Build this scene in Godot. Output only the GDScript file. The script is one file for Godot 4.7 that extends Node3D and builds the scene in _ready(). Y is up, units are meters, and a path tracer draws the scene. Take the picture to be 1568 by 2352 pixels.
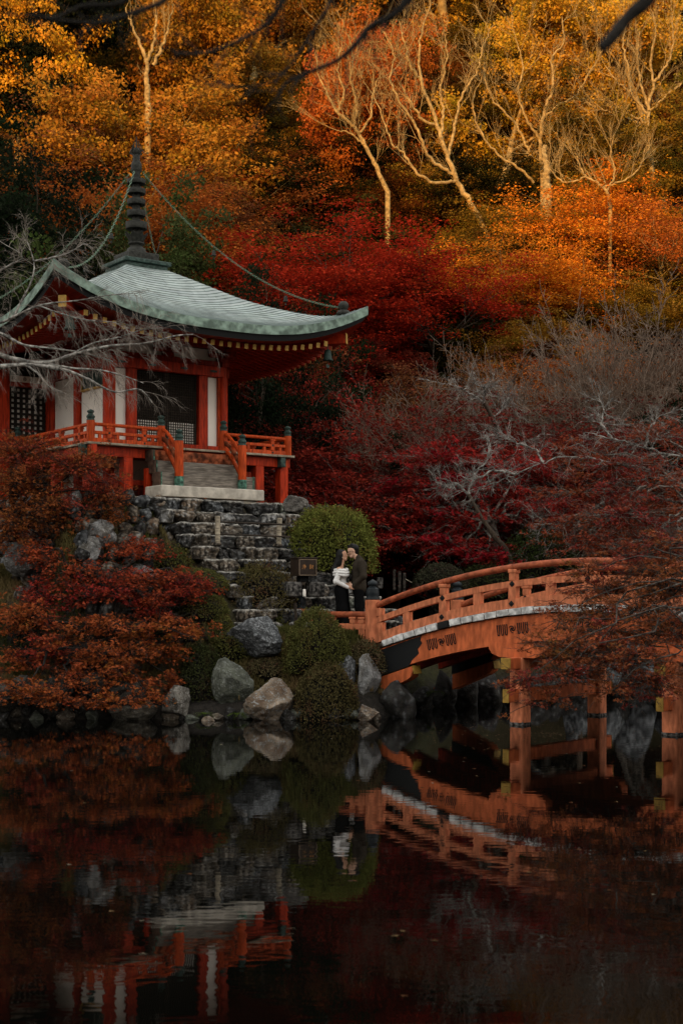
extends Node3D
# Helpers: MB collects triangles (counter-clockwise seen from outside) and commits them as one mesh.

const F := 3267.0      # focal length in the photograph's 1568-pixel-wide frame
const EYE := 2.33      # camera height above the pond

class MB:
	var v := PackedVector3Array()
	var c := PackedColorArray()
	var ix := PackedInt32Array()
	var tint := Color(1, 1, 1)

	func p(a: Vector3) -> int:
		v.push_back(a)
		c.push_back(tint)
		return v.size() - 1

	func t(a: int, b: int, d: int) -> void:
		ix.push_back(a)
		ix.push_back(d)
		ix.push_back(b)

	func q(a: int, b: int, d: int, e: int) -> void:
		t(a, b, d)
		t(a, d, e)

	func quad(a: Vector3, b: Vector3, d: Vector3, e: Vector3) -> void:
		var i := p(a)
		p(b)
		p(d)
		p(e)
		q(i, i + 1, i + 2, i + 3)

	# box with chamfered edges, whose half extents are h, placed by xf
	func box(xf: Transform3D, h: Vector3, bev := 0.01) -> void:
		bev = minf(bev, minf(h.x, minf(h.y, h.z)) * 0.45)
		var id := {}
		for sx in [-1, 1]:
			for sy in [-1, 1]:
				for sz in [-1, 1]:
					var s := Vector3(sx, sy, sz)
					for k in 3:
						var o := h - Vector3(bev, bev, bev)
						o[k] = h[k]
						id[Vector4i(sx, sy, sz, k)] = p(xf * (o * s))
		for k in 3:
			var a := (k + 1) % 3
			var b := (k + 2) % 3
			for s in [-1, 1]:
				var f := []
				for pr in [[-1, -1], [1, -1], [1, 1], [-1, 1]]:
					var g := Vector4i(0, 0, 0, k)
					g[k] = s
					g[a] = pr[0]
					g[b] = pr[1]
					f.append(id[g])
				if s > 0:
					q(f[0], f[1], f[2], f[3])
				else:
					q(f[3], f[2], f[1], f[0])
		for k in 3:  # edges that run along k
			var a := (k + 1) % 3
			var b := (k + 2) % 3
			for sa in [-1, 1]:
				for sb in [-1, 1]:
					var g0 := Vector4i(0, 0, 0, 0)
					g0[a] = sa
					g0[b] = sb
					g0[k] = -1
					var g1 := g0
					g1[k] = 1
					var a0 := g0
					a0.w = a
					var a1 := g1
					a1.w = a
					var b0 := g0
					b0.w = b
					var b1 := g1
					b1.w = b
					if sa * sb > 0:
						q(id[a0], id[b0], id[b1], id[a1])
					else:
						q(id[a1], id[b1], id[b0], id[a0])
		for sx in [-1, 1]:
			for sy in [-1, 1]:
				for sz in [-1, 1]:
					var x: int = id[Vector4i(sx, sy, sz, 0)]
					var y: int = id[Vector4i(sx, sy, sz, 1)]
					var z: int = id[Vector4i(sx, sy, sz, 2)]
					if sx * sy * sz > 0:
						t(x, y, z)
					else:
						t(x, z, y)

	func bx(at: Vector3, size: Vector3, bev := 0.008) -> void:
		box(Transform3D(Basis(), at), size * 0.5, bev)

	# beam from a to b, height hh, width ww, up as given
	func beam(a: Vector3, b: Vector3, ww: float, hh: float, bev := 0.008, up := Vector3.UP) -> void:
		var z := (b - a).normalized()
		var x := up.cross(z).normalized()
		var y := z.cross(x)
		box(Transform3D(Basis(x, y, z), (a + b) * 0.5), Vector3(ww, hh, (b - a).length()) * 0.5, bev)

	# tube through points with a radius each
	func tube(pts: PackedVector3Array, rad: PackedFloat32Array, sides := 6, cap := true) -> void:
		var n := pts.size()
		if n < 2:
			return
		var dir := (pts[1] - pts[0]).normalized()
		var x := dir.cross(Vector3.UP if absf(dir.y) < 0.9 else Vector3.RIGHT).normalized()
		var first := v.size()
		for i in n:
			var d := dir
			if i > 0 and i < n - 1:
				d = (pts[i + 1] - pts[i - 1]).normalized()
			elif i == n - 1:
				d = (pts[i] - pts[i - 1]).normalized()
			x = (x - d * x.dot(d)).normalized()
			var y := d.cross(x)
			for k in sides:
				var ang := TAU * k / sides
				p(pts[i] + (x * cos(ang) + y * sin(ang)) * rad[i])
		for i in n - 1:
			for k in sides:
				var k2 := (k + 1) % sides
				q(first + i * sides + k, first + i * sides + k2, first + (i + 1) * sides + k2, first + (i + 1) * sides + k)
		if cap:
			for e in [0, n - 1]:
				var m := p(pts[e])
				var ring := first + int(e) * sides
				var dup := v.size()
				for k in sides:
					p(v[ring + k])
				for k in sides:
					var k2 := (k + 1) % sides
					if e == 0:
						t(m, dup + k2, dup + k)
					else:
						t(m, dup + k, dup + k2)

	func rod(a: Vector3, b: Vector3, r: float, sides := 8, r2 := -1.0) -> void:
		tube(PackedVector3Array([a, b]), PackedFloat32Array([r, r if r2 < 0 else r2]), sides)

	# surface of revolution about y: prof is [radius, height] from bottom to top; hard edges where a height or radius repeats in the list
	func lathe(at: Vector3, prof: Array, sides := 16, square := 0.0) -> void:
		var first := v.size()
		for pr in prof:
			for k in sides:
				var ang := TAU * k / sides
				var r: float = pr[0]
				if square > 0.0:
					r *= 1.0 / maxf(absf(cos(ang)), absf(sin(ang)))
				p(at + Vector3(cos(ang) * r, pr[1], sin(ang) * r))
		for i in prof.size() - 1:
			for k in sides:
				var k2 := (k + 1) % sides
				q(first + i * sides + k, first + (i + 1) * sides + k, first + (i + 1) * sides + k2, first + i * sides + k2)

	# rows of equal length joined into a surface; flip turns the outside round
	func sheet(rows: Array, flip := false, closed := false) -> void:
		var first := v.size()
		var m: int = rows[0].size()
		for r in rows:
			for a in r:
				p(a)
		for i in rows.size() - 1:
			for k in (m if closed else m - 1):
				var k2 := (k + 1) % m
				var a := first + i * m + k
				var b := first + i * m + k2
				var d := first + (i + 1) * m + k2
				var e := first + (i + 1) * m + k
				if flip:
					q(e, d, b, a)
				else:
					q(a, b, d, e)

	# polygon in the plane (x right, y up) pushed out by depth along z, placed by xf; convex or not
	func prism(poly: PackedVector2Array, depth: float, xf: Transform3D) -> void:
		var tri := Geometry2D.triangulate_polygon(poly)
		var ccw := not Geometry2D.is_polygon_clockwise(poly)
		for s in [0, 1]:
			var base := v.size()
			for a in poly:
				p(xf * Vector3(a.x, a.y, depth * (0.5 - s)))
			for i in range(0, tri.size(), 3):
				var a := poly[tri[i]]
				var b := poly[tri[i + 1]]
				var d := poly[tri[i + 2]]
				var up := (b - a).cross(d - a) > 0
				if up == (s == 0):
					t(base + tri[i], base + tri[i + 1], base + tri[i + 2])
				else:
					t(base + tri[i], base + tri[i + 2], base + tri[i + 1])
		var n := poly.size()
		for i in n:
			var a := poly[i]
			var b := poly[(i + 1) % n]
			var z := depth * 0.5
			if ccw:
				quad(xf * Vector3(a.x, a.y, -z), xf * Vector3(b.x, b.y, -z), xf * Vector3(b.x, b.y, z), xf * Vector3(a.x, a.y, z))
			else:
				quad(xf * Vector3(a.x, a.y, z), xf * Vector3(b.x, b.y, z), xf * Vector3(b.x, b.y, -z), xf * Vector3(a.x, a.y, -z))

	func commit() -> ArrayMesh:
		var n := PackedVector3Array()
		n.resize(v.size())
		for i in range(0, ix.size(), 3):
			var a := ix[i]
			var b := ix[i + 1]
			var d := ix[i + 2]
			var f := (v[d] - v[a]).cross(v[b] - v[a])
			n[a] += f
			n[b] += f
			n[d] += f
		for i in n.size():
			n[i] = n[i].normalized()
		return arrays(v, n, c, ix)

	static func arrays(vv, nn, cc, ii) -> ArrayMesh:
		var arr := []
		arr.resize(Mesh.ARRAY_MAX)
		arr[Mesh.ARRAY_VERTEX] = vv
		arr[Mesh.ARRAY_NORMAL] = nn
		arr[Mesh.ARRAY_COLOR] = cc
		arr[Mesh.ARRAY_INDEX] = ii
		var m := ArrayMesh.new()
		m.add_surface_from_arrays(Mesh.PRIMITIVE_TRIANGLES, arr)
		return m

var taken := {}
var rng := RandomNumberGenerator.new()
var fn := FastNoiseLite.new()

func rnd(a := 0.0, b := 1.0) -> float:
	return rng.randf_range(a, b)

func numbered(parent: Node, called: String) -> String:
	var key := str(parent.get_instance_id()) + called
	var k: int = taken.get(key, 0)
	taken[key] = k + 1
	return called if k == 0 else "%s_%03d" % [called, k]

func tag(o: Node, label := "", category := "", group := "", kind := "") -> void:
	if label: o.set_meta("label", label)
	if category: o.set_meta("category", category)
	if group: o.set_meta("group", group)
	if kind: o.set_meta("kind", kind)

func thing(called: String, label: String, category: String, where := Vector3.ZERO, turn := 0.0, group := "") -> Node3D:
	var o := Node3D.new()
	o.name = numbered(self, called)
	add_child(o, true)
	o.position = where
	o.rotation.y = turn
	tag(o, label, category, group)
	return o

func part(parent: Node, called: String, m: Variant, mat: Material, where := Vector3.ZERO) -> MeshInstance3D:
	var o := MeshInstance3D.new()
	o.mesh = m.commit() if m is MB else m
	o.material_override = mat
	o.name = numbered(parent, called)
	o.position = where
	parent.add_child(o, true)
	return o

func at(px: float, py: float, d: float) -> Vector3:
	return Vector3((px - 784.0) / F * d, EYE + (1375.0 - py) / F * d, -d)

func lin(r: float, g: float, b: float) -> Color:
	return Color(r, g, b).linear_to_srgb()

# ---------- procedural textures, shared by the materials ----------
var tx := {}

func noise_image(size: int, freq: Vector2, octaves: int, lo: float, hi: float, seed_n: int, contrast := 1.0) -> ImageTexture:
	var n := FastNoiseLite.new()
	n.seed = seed_n
	n.noise_type = FastNoiseLite.TYPE_SIMPLEX_SMOOTH
	n.fractal_octaves = octaves
	n.frequency = 1.0
	var im := Image.create(size, size, false, Image.FORMAT_L8)
	for y in size:
		var b := TAU * y / size
		for x in size:
			var a := TAU * x / size
			# a torus in 3-D keeps the texture seamless along x; y blends
			var w := float(y) / size
			var f1 := n.get_noise_3d(cos(a) * freq.x, sin(a) * freq.x, w * freq.y * 6.28)
			var f2 := n.get_noise_3d(cos(a) * freq.x, sin(a) * freq.x, (w - 1.0) * freq.y * 6.28)
			var f := lerpf(f1, f2, w) * contrast * 0.9 + 0.5
			var val := lerpf(lo, hi, clampf(f, 0.0, 1.0))
			im.set_pixel(x, y, Color(val, val, val))
	return ImageTexture.create_from_image(im)

func make_textures() -> void:
	tx.paint = noise_image(256, Vector2(3.0, 0.9), 6, 0.76, 1.0, 16, 1.7)
	tx.faint = noise_image(128, Vector2(0.8, 0.8), 3, 0.92, 1.0, 8, 1.3)
	tx.soft = noise_image(256, Vector2(1.2, 1.2), 5, 0.8, 1.0, 1, 1.5)
	tx.mottle = noise_image(256, Vector2(1.2, 1.2), 5, 0.62, 1.0, 6, 1.6)
	tx.stain = noise_image(256, Vector2(1.6, 1.6), 6, 0.35, 1.0, 2, 1.9)
	tx.grain = noise_image(256, Vector2(0.6, 7.0), 4, 0.6, 1.0, 3, 1.5)
	tx.streak = noise_image(256, Vector2(4.0, 0.5), 4, 0.68, 1.0, 4, 1.8)
	tx.rough = noise_image(256, Vector2(5.0, 5.0), 5, 0.0, 1.0, 5, 1.6)

func mat(col: Color, rough := 0.8, tex := "", scale := 1.0, bump := "", bump_h := 0.0, vcol := false) -> StandardMaterial3D:
	var m := StandardMaterial3D.new()
	m.albedo_color = col
	m.roughness = rough
	m.metallic_specular = 0.25
	m.vertex_color_use_as_albedo = vcol
	if tex or bump:
		m.uv1_triplanar = true
		m.uv1_scale = Vector3.ONE * scale
	if tex:
		m.albedo_texture = tx[tex]
	if bump:
		m.heightmap_enabled = true
		m.heightmap_texture = tx[bump]
		m.heightmap_scale = bump_h
	return m

var M := {}

func make_materials() -> void:
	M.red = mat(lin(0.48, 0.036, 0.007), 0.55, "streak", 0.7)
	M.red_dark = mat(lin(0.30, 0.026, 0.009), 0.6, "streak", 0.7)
	M.rail_red = mat(lin(0.56, 0.072, 0.013), 0.55, "streak", 0.9)
	M.worn_red = mat(lin(0.42, 0.11, 0.045), 0.8, "stain", 0.5, "grain", 0.3)
	M.bridge = mat(lin(0.60, 0.19, 0.088), 0.7, "paint", 0.6, "grain", 0.15)
	M.bridge_rail = mat(lin(0.42, 0.105, 0.045), 0.62, "mottle", 0.8)
	M.bridge_dark = mat(lin(0.58, 0.135, 0.045), 0.68, "paint", 0.45, "grain", 0.12)
	M.plaster = mat(lin(0.86, 0.81, 0.74), 0.9, "faint", 0.15)
	M.wood = mat(lin(0.24, 0.205, 0.17), 0.85, "grain", 0.8, "grain", 0.4)
	M.pale_wood = mat(lin(0.46, 0.39, 0.29), 0.85, "grain", 0.8, "grain", 0.2)
	M.dark_wood = mat(lin(0.045, 0.033, 0.024), 0.7, "grain", 1.0)
	M.door_dark = mat(lin(0.02, 0.016, 0.013), 0.8)
	M.ochre = mat(lin(0.60, 0.36, 0.10), 0.7, "soft", 1.0)
	M.yellow = mat(lin(0.36, 0.21, 0.04), 0.6, "soft", 1.0)
	M.copper = mat(lin(0.11, 0.26, 0.19), 0.6, "stain", 0.8)
	M.copper_dark = mat(lin(0.05, 0.085, 0.072), 0.5, "mottle", 1.2)
	M.bronze = mat(lin(0.04, 0.040, 0.034), 0.6, "mottle", 1.5)
	M.chain = mat(lin(0.13, 0.20, 0.14), 0.6)
	M.worn_white = mat(lin(0.72, 0.71, 0.69), 0.85, "mottle", 0.8)
	M.black = mat(lin(0.009, 0.0095, 0.010), 0.6)
	M.metal = mat(lin(0.014, 0.018, 0.021), 0.4, "soft", 1.5)
	M.roof = mat(lin(0.36, 0.41, 0.395), 0.62, "soft", 0.35, "", 0.0, true)
	M.roof_edge = mat(lin(0.24, 0.33, 0.27), 0.7, "mottle", 0.5)
	M.slab = mat(lin(0.50, 0.45, 0.38), 0.9, "soft", 0.5, "rough", 0.15)
	M.stone = mat(lin(1, 1, 1), 0.9, "stain", 0.8, "rough", 0.9, true)
	M.rock = mat(lin(1, 1, 1), 0.85, "mottle", 0.7, "rough", 1.0, true)
	M.plinth = mat(lin(0.13, 0.12, 0.11), 0.9, "stain", 1.0, "rough", 0.5)
	M.box_brown = mat(lin(0.032, 0.021, 0.015), 0.45, "soft", 1.0)
	M.box_trim = mat(lin(0.22, 0.16, 0.11), 0.5)
	M.gold_paint = mat(lin(0.30, 0.13, 0.04), 0.5)
	M.bark = mat(lin(0.10, 0.075, 0.055), 0.95, "streak", 1.0, "rough", 0.8)
	M.thicket = mat(lin(0.235, 0.165, 0.12), 0.95, "mottle", 1.0)
	M.bark_pale = mat(lin(0.31, 0.27, 0.23), 0.95, "stain", 1.0, "rough", 0.6)
	M.bark_white = mat(lin(0.44, 0.41, 0.37), 0.95, "stain", 0.8, "rough", 0.5)
	M.bark_grey = mat(lin(0.24, 0.215, 0.19), 0.95, "stain", 1.0, "rough", 0.6)
	M.end_brown = mat(lin(0.10, 0.06, 0.042), 0.8, "mottle", 0.8)
	M.twig = mat(lin(0.23, 0.195, 0.165), 0.95)
	M.bark_brown = mat(lin(0.11, 0.09, 0.075), 0.95, "stain", 1.0, "rough", 0.5)
	M.bark_gold = mat(lin(0.44, 0.31, 0.12), 0.95, "mottle", 0.8, "rough", 0.5)
	M.bark_dark = mat(lin(0.035, 0.03, 0.026), 0.95, "mottle", 1.0, "rough", 0.5)

var leaf_mats := {}

func leaf_mat(r: float, g: float, b: float) -> StandardMaterial3D:
	var key := "%.3f %.3f %.3f" % [r, g, b]
	if not leaf_mats.has(key):
		var m := StandardMaterial3D.new()
		m.albedo_color = lin(r, g, b)
		m.vertex_color_use_as_albedo = true
		m.roughness = 0.8
		m.specular_mode = BaseMaterial3D.SPECULAR_DISABLED
		m.cull_mode = BaseMaterial3D.CULL_DISABLED
		m.backlight_enabled = true
		m.backlight = Color(0.5, 0.5, 0.5).linear_to_srgb()
		leaf_mats[key] = m
	return leaf_mats[key]

# ---------- the temple hall ----------
const HALL := Vector3(-5.01, 4.6, -34.8)
const HALL_TURN := 0.63
const HB := 1.54       # half the body
const EAVE := 4.03     # half the roof

func hall(u: float, h: float, v: float) -> Vector3:   # building axes to world
	return HALL + Basis(Vector3.UP, HALL_TURN) * Vector3(u, h - 4.6, v)

func hermite(xs: Array, ys: Array, x: float) -> float:
	var i := 0
	while i < xs.size() - 2 and x > xs[i + 1]:
		i += 1
	var n := xs.size()
	var slope := func(k: int) -> float:
		var a := maxi(k - 1, 0)
		var b := mini(k + 1, n - 1)
		return (ys[b] - ys[a]) / (xs[b] - xs[a])
	var w: float = xs[i + 1] - xs[i]
	var s := clampf((x - xs[i]) / w, 0.0, 1.0)
	var m0: float = slope.call(i) * w
	var m1: float = slope.call(i + 1) * w
	return (2 * s * s * s - 3 * s * s + 1) * ys[i] + (s * s * s - 2 * s * s + s) * m0 + (-2 * s * s * s + 3 * s * s) * ys[i + 1] + (s * s * s - s * s) * m1

func roof_h(u: float, v: float) -> float:
	var mid := hermite([0.45, 1.0, 2.0, 3.0, 3.6, 4.03], [10.38, 9.98, 9.24, 8.76, 8.57, 8.48], v)
	var hip := hermite([0.45, 1.0, 2.0, 3.0, 3.5, 4.03], [10.38, 10.07, 9.5, 9.14, 9.10, 9.29], v)
	return lerpf(mid, hip, pow(clampf(absf(u) / v, 0, 1), 2.7))

func side(k: int, u: float, h: float, v: float) -> Vector3:
	return Basis(Vector3.UP, k * PI / 2) * Vector3(u, h - 4.6, v)

func side_xf(k: int, u: float, h: float, v: float) -> Transform3D:
	return Transform3D(Basis(Vector3.UP, k * PI / 2), side(k, u, h, v))

func sbox(k: int, u: float, h: float, v: float, su: float, sh: float, sv: float, bev := 0.008) -> MB:
	var b := MB.new()
	b.box(side_xf(k, u, h, v), Vector3(su, sh, sv) * 0.5, bev)
	return b

func build_temple() -> void:
	var T := thing("temple_hall", "vermilion temple hall with green copper pyramid roof and white wall panels on the stone terrace", "temple hall", HALL, HALL_TURN)
	temple_roof(T)
	temple_spire(T)
	temple_body(T)
	temple_deck(T)
	temple_stairs(T)

func temple_roof(T: Node3D) -> void:
	var under := MB.new()
	for k in 4:
		for i in 24:
			var rows := []
			for e in [i, i + 1]:
				var v: float = lerpf(0.4, EAVE - 0.03, e / 24.0)
				var row := []
				for j in 17:
					var u: float = lerpf(-v, v, j / 16.0)
					row.append(side(k, u, roof_h(u, v) - 0.03, v))
				rows.append(row)
			under.sheet(rows, true)
	var roof := part(T, "roof", under, M.bronze)
	var courses := 34
	for k in 4:
		for i in courses:
			var v0: float = lerpf(0.5, EAVE, float(i) / courses)
			var v1: float = lerpf(0.5, EAVE, float(i + 1) / courses)
			var b := MB.new()
			var u0 := -v1
			var u1 := -v1 + rnd(0.3, 0.8)
			while u0 < v1 - 0.001:
				var g := rnd(0.86, 1.06)
				b.tint = Color(g * rnd(0.97, 1.03), g, g * rnd(0.97, 1.03))
				var n := maxi(1, int((u1 - u0) / 0.28))
				var rows := [[], [], []]
				for j in n + 1:
					var u: float = lerpf(u0, u1 - 0.006, float(j) / n)
					var ut := clampf(u, -v0, v0)
					rows[0].append(side(k, ut, roof_h(ut, v0), v0))
					rows[1].append(side(k, u, roof_h(u, v1) + 0.018, v1))
					rows[2].append(side(k, u, roof_h(u, v1) - 0.004, v1 + 0.001))
				b.sheet([rows[0], rows[1]], true)
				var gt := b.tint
				b.tint = Color(0.56, 0.6, 0.6)  # lip faces tinted dark: the shadow line of each course, painted in
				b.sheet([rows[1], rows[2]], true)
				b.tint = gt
				u0 = u1
				u1 = minf(u0 + rnd(0.75, 0.95), v1)
				if v1 - u1 < 0.2:
					u1 = v1
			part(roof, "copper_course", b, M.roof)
	# eave: verdigris fascia, black band under it, soffit
	for k in 4:
		var fas := MB.new()
		var band := MB.new()
		var sof := MB.new()
		var r := [[], [], [], [], [], [], []]
		for j in 41:
			var s := j / 20.0 - 1.0
			var e := roof_h(s * EAVE, EAVE)
			r[0].append(side(k, s * (EAVE + 0.01), e + 0.012, EAVE + 0.012))
			r[1].append(side(k, s * (EAVE + 0.01), e - 0.19, EAVE + 0.008))
			r[2].append(side(k, s * (EAVE - 0.04), e - 0.19, EAVE - 0.04))
			r[3].append(side(k, s * (EAVE - 0.07), e - 0.33, EAVE - 0.07))
			var d := 0.46 * pow(absf(s), 3.0)
			r[4].append(side(k, s * (EAVE - 0.07), e - 0.33, EAVE - 0.07))
			r[5].append(side(k, s * 3.5, 8.17 + d, 3.5))
			r[6].append(side(k, s * 1.4, 8.62, 1.4))
		fas.sheet([r[0], r[1]], true)
		fas.sheet([r[1], r[2]], true)
		band.sheet([r[2], r[3]], true)
		sof.sheet([r[4], r[5]], true)
		sof.sheet([r[5], r[6]], true)
		part(roof, "eave_fascia", fas, M.roof_edge)
		part(roof, "eave_band", band, M.black)
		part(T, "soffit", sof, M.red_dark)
		for j in 31:
			var u := (j - 15) * 0.222
			var vin := maxf(1.5, absf(u) + 0.12)
			var d := 0.42 * pow(absf(u) / 3.5, 3.0)
			if vin > 3.4:
				continue
			var a := side(k, u, lerpf(8.56, 8.08 + d, (vin - 1.5) / 2.1), vin)
			var e := side(k, u, 8.08 + d, 3.6)
			var b := MB.new()
			b.beam(a, e, 0.095, 0.115)
			var raf := part(T, "rafter", b, M.red)
			var c := MB.new()
			var dir := (e - a).normalized()
			c.beam(e + dir * 0.001, e + dir * 0.018, 0.099, 0.119, 0.003)
			part(raf, "end_cap", c, M.ochre)
		var hb := MB.new()
		hb.beam(side(k, 1.5, 8.48, 1.5), side(k, 3.66, 8.54, 3.66), 0.17, 0.24)
		var hip := part(T, "corner_rafter", hb, M.red)
		var hc := MB.new()
		hc.beam(side(k, 3.663, 8.54, 3.663), side(k, 3.68, 8.5405, 3.68), 0.175, 0.245, 0.003)
		part(hip, "end_cap", hc, M.ochre)
		# knob on the hip near its tip, and the wind bell that hangs under it
		var kn := MB.new()
		kn.lathe(side(k, 3.62, roof_h(3.62, 3.62) + 0.0, 3.62), [[0.0, -0.04], [0.15, -0.03], [0.17, 0.03], [0.14, 0.08], [0.07, 0.1], [0.09, 0.12], [0.13, 0.18], [0.12, 0.25], [0.07, 0.3], [0.0, 0.31]], 14)
		part(roof, "ridge_knob", kn, M.bronze)
		var be := MB.new()
		bell(be, side(k, 3.35, 8.30, 3.35), 1.0)
		part(T, "wind_bell", be, M.copper_dark)

func bell(b: MB, top: Vector3, s: float) -> void:
	b.rod(top + Vector3(0, 0.14, 0) * s, top, 0.008 * s, 5)
	b.lathe(top, [[0.12 * s, -0.27 * s], [0.13 * s, -0.26 * s], [0.10 * s, -0.2 * s], [0.085 * s, -0.08 * s], [0.075 * s, -0.03 * s], [0.03 * s, 0.0], [0.0, 0.01 * s]], 12)
	b.lathe(top, [[0.0, -0.2 * s], [0.10 * s, -0.22 * s], [0.12 * s, -0.268 * s]], 12)
	b.rod(top + Vector3(0, -0.1, 0) * s, top + Vector3(0, -0.36, 0) * s, 0.006 * s, 4)
	b.bx(top + Vector3(0, -0.4, 0) * s, Vector3(0.09, 0.08, 0.01) * s, 0.002)

func temple_spire(T: Node3D) -> void:
	var o := Vector3(0, -4.6, 0)
	var base := MB.new()
	base.box(Transform3D(Basis(), o + Vector3(0, 10.36, 0)), Vector3(0.56, 0.06, 0.56), 0.01)
	base.box(Transform3D(Basis(), o + Vector3(0, 10.47, 0)), Vector3(0.63, 0.045, 0.63), 0.01)
	var sp := part(T, "spire", base, M.copper_dark)
	var bx := MB.new()
	bx.box(Transform3D(Basis(), o + Vector3(0, 10.62, 0)), Vector3(0.41, 0.11, 0.41), 0.012)
	for k in 4:
		for s in [-1, 0, 1]:
			bx.box(Transform3D(Basis(Vector3.UP, k * PI / 2), o + Basis(Vector3.UP, k * PI / 2) * Vector3(s * 0.28, 10.545, 0.42) ), Vector3(0.09, 0.02, 0.02), 0.004)
	part(sp, "spire_base", bx, M.bronze)
	var dome := MB.new()
	dome.lathe(o, [[0.25, 10.73], [0.25, 10.8], [0.22, 10.88], [0.15, 10.93], [0.15, 10.97], [0.2, 10.99], [0.2, 11.03], [0.12, 11.05]], 20)
	part(sp, "dome", dome, M.bronze)
	for k in 8:
		var b := MB.new()
		var bs := Basis(Vector3.UP, k * TAU / 8)
		var rows := []
		for i in 6:
			var s := i / 5.0
			var r := 0.17 + 0.06 * s + 0.09 * s * s * s
			var w: float = [0.07, 0.1, 0.11, 0.10, 0.065, 0.008][i]
			var row := []
			for j in 5:
				var e := (j - 2) / 2.0
				row.append(o + bs * Vector3(e * w, 11.0 + 0.27 * s, r - 0.03 * e * e))
			rows.append(row)
		b.sheet(rows)
		var back := []
		for row in rows:
			var rr := []
			for a in row:
				rr.append(a - bs * Vector3(0, 0, 0.014))
			back.append(rr)
		b.sheet(back, true)
		part(sp, "lotus_petal", b, M.bronze)
	var pole := MB.new()
	pole.lathe(o, [[0.12, 11.0], [0.11, 11.3], [0.1, 12.6], [0.1, 12.76], [0.12, 12.78], [0.13, 12.82], [0.13, 12.96], [0.11, 13.0], [0.09, 13.02], [0.085, 13.18], [0.05, 13.2]], 16)
	part(sp, "mast", pole, M.bronze)
	for d in [[11.44, 0.26, 0.085], [11.74, 0.225, 0.07], [12.02, 0.22, 0.065], [12.28, 0.225, 0.06], [12.52, 0.225, 0.055]]:
		var b := MB.new()
		var h: float = d[2]
		b.lathe(o + Vector3(0, d[0], 0), [[0.09, -h * 0.7], [d[1] * 0.93, -h], [d[1], -h * 0.8], [d[1] * 1.03, h], [d[1] * 0.9, h * 0.8], [0.09, h * 0.8]], 20)
		part(sp, "ring", b, M.bronze)
	var jewel := MB.new()
	jewel.lathe(o, [[0.05, 13.18], [0.08, 13.22], [0.085, 13.28], [0.06, 13.34], [0.02, 13.38], [0.012, 13.62], [0.0, 13.64]], 12)
	part(sp, "jewel", jewel, M.bronze)
	for k in 4:
		var b := MB.new()
		var bs := Basis(Vector3.UP, k * TAU / 4 + 0.4)
		for s in 5:
			var lean := 0.03 + 0.045 * s
			var top := 13.56 - 0.075 * s
			b.tube(PackedVector3Array([o + bs * Vector3(0.05, 13.16, 0), o + bs * Vector3(0.1 + lean * 0.5, 13.26, 0), o + bs * Vector3(0.05 + lean, top - 0.1, 0), o + bs * Vector3(0.02 + lean * 0.9, top, 0)]), PackedFloat32Array([0.012, 0.014, 0.009, 0.002]), 4)
		part(sp, "flame_ornament", b, M.bronze)
	# four chains to the tips of the roof, with little bells
	var link := MB.new()
	var ring := PackedVector3Array()
	var rr := PackedFloat32Array()
	for i in 11:
		var a := TAU * i / 10.0
		ring.append(Vector3(cos(a) * 0.021, 0, sin(a) * 0.05))
		rr.append(0.0065)
	link.tube(ring, rr, 4, false)
	var lm := link.commit()
	for k in 4:
		var a0 := o + Basis(Vector3.UP, k * PI / 2) * Vector3(0.12, 12.74, 0.12)
		var a1 := side(k, 3.6, roof_h(3.6, 3.6) + 0.16, 3.6)
		var n := int((a1 - a0).length() / 0.078)
		var st := SurfaceTool.new()
		for i in n:
			var s := (i + 0.5) / n
			var ps := a0.lerp(a1, s) - Vector3(0, 0.85 * 4 * s * (1 - s) * 0.8, 0)
			var s2 := s + 0.01
			var p2 := a0.lerp(a1, s2) - Vector3(0, 0.85 * 4 * s2 * (1 - s2) * 0.8, 0)
			var z := (p2 - ps).normalized()
			var x := Vector3.UP.cross(z).normalized().rotated(z, 0.8 if i % 2 else -0.8)
			st.append_from(lm, 0, Transform3D(Basis(x, z.cross(x), z), ps))
		var ch := part(sp, "chain", st.commit(), M.chain)
		tag(ch, "", "", "", "stuff")
		for s in [0.36, 0.72]:
			var ps := a0.lerp(a1, s) - Vector3(0, 0.85 * 4 * s * (1 - s) * 0.8 + 0.09, 0)
			var b := MB.new()
			bell(b, ps, 0.5)
			part(sp, "chain_bell", b, M.bronze)

func column(T: Node3D, k: int, u: float, v: float, h0: float, h1: float, r: float, mt: Material) -> MeshInstance3D:
	var b := MB.new()
	b.lathe(side(k, u, 0, v), [[0.0, h0], [r, h0], [r, h0 + 0.01], [r, h1 - 0.05], [r * 0.9, h1], [0.0, h1]], 18)
	return part(T, "column", b, mt)

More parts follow.
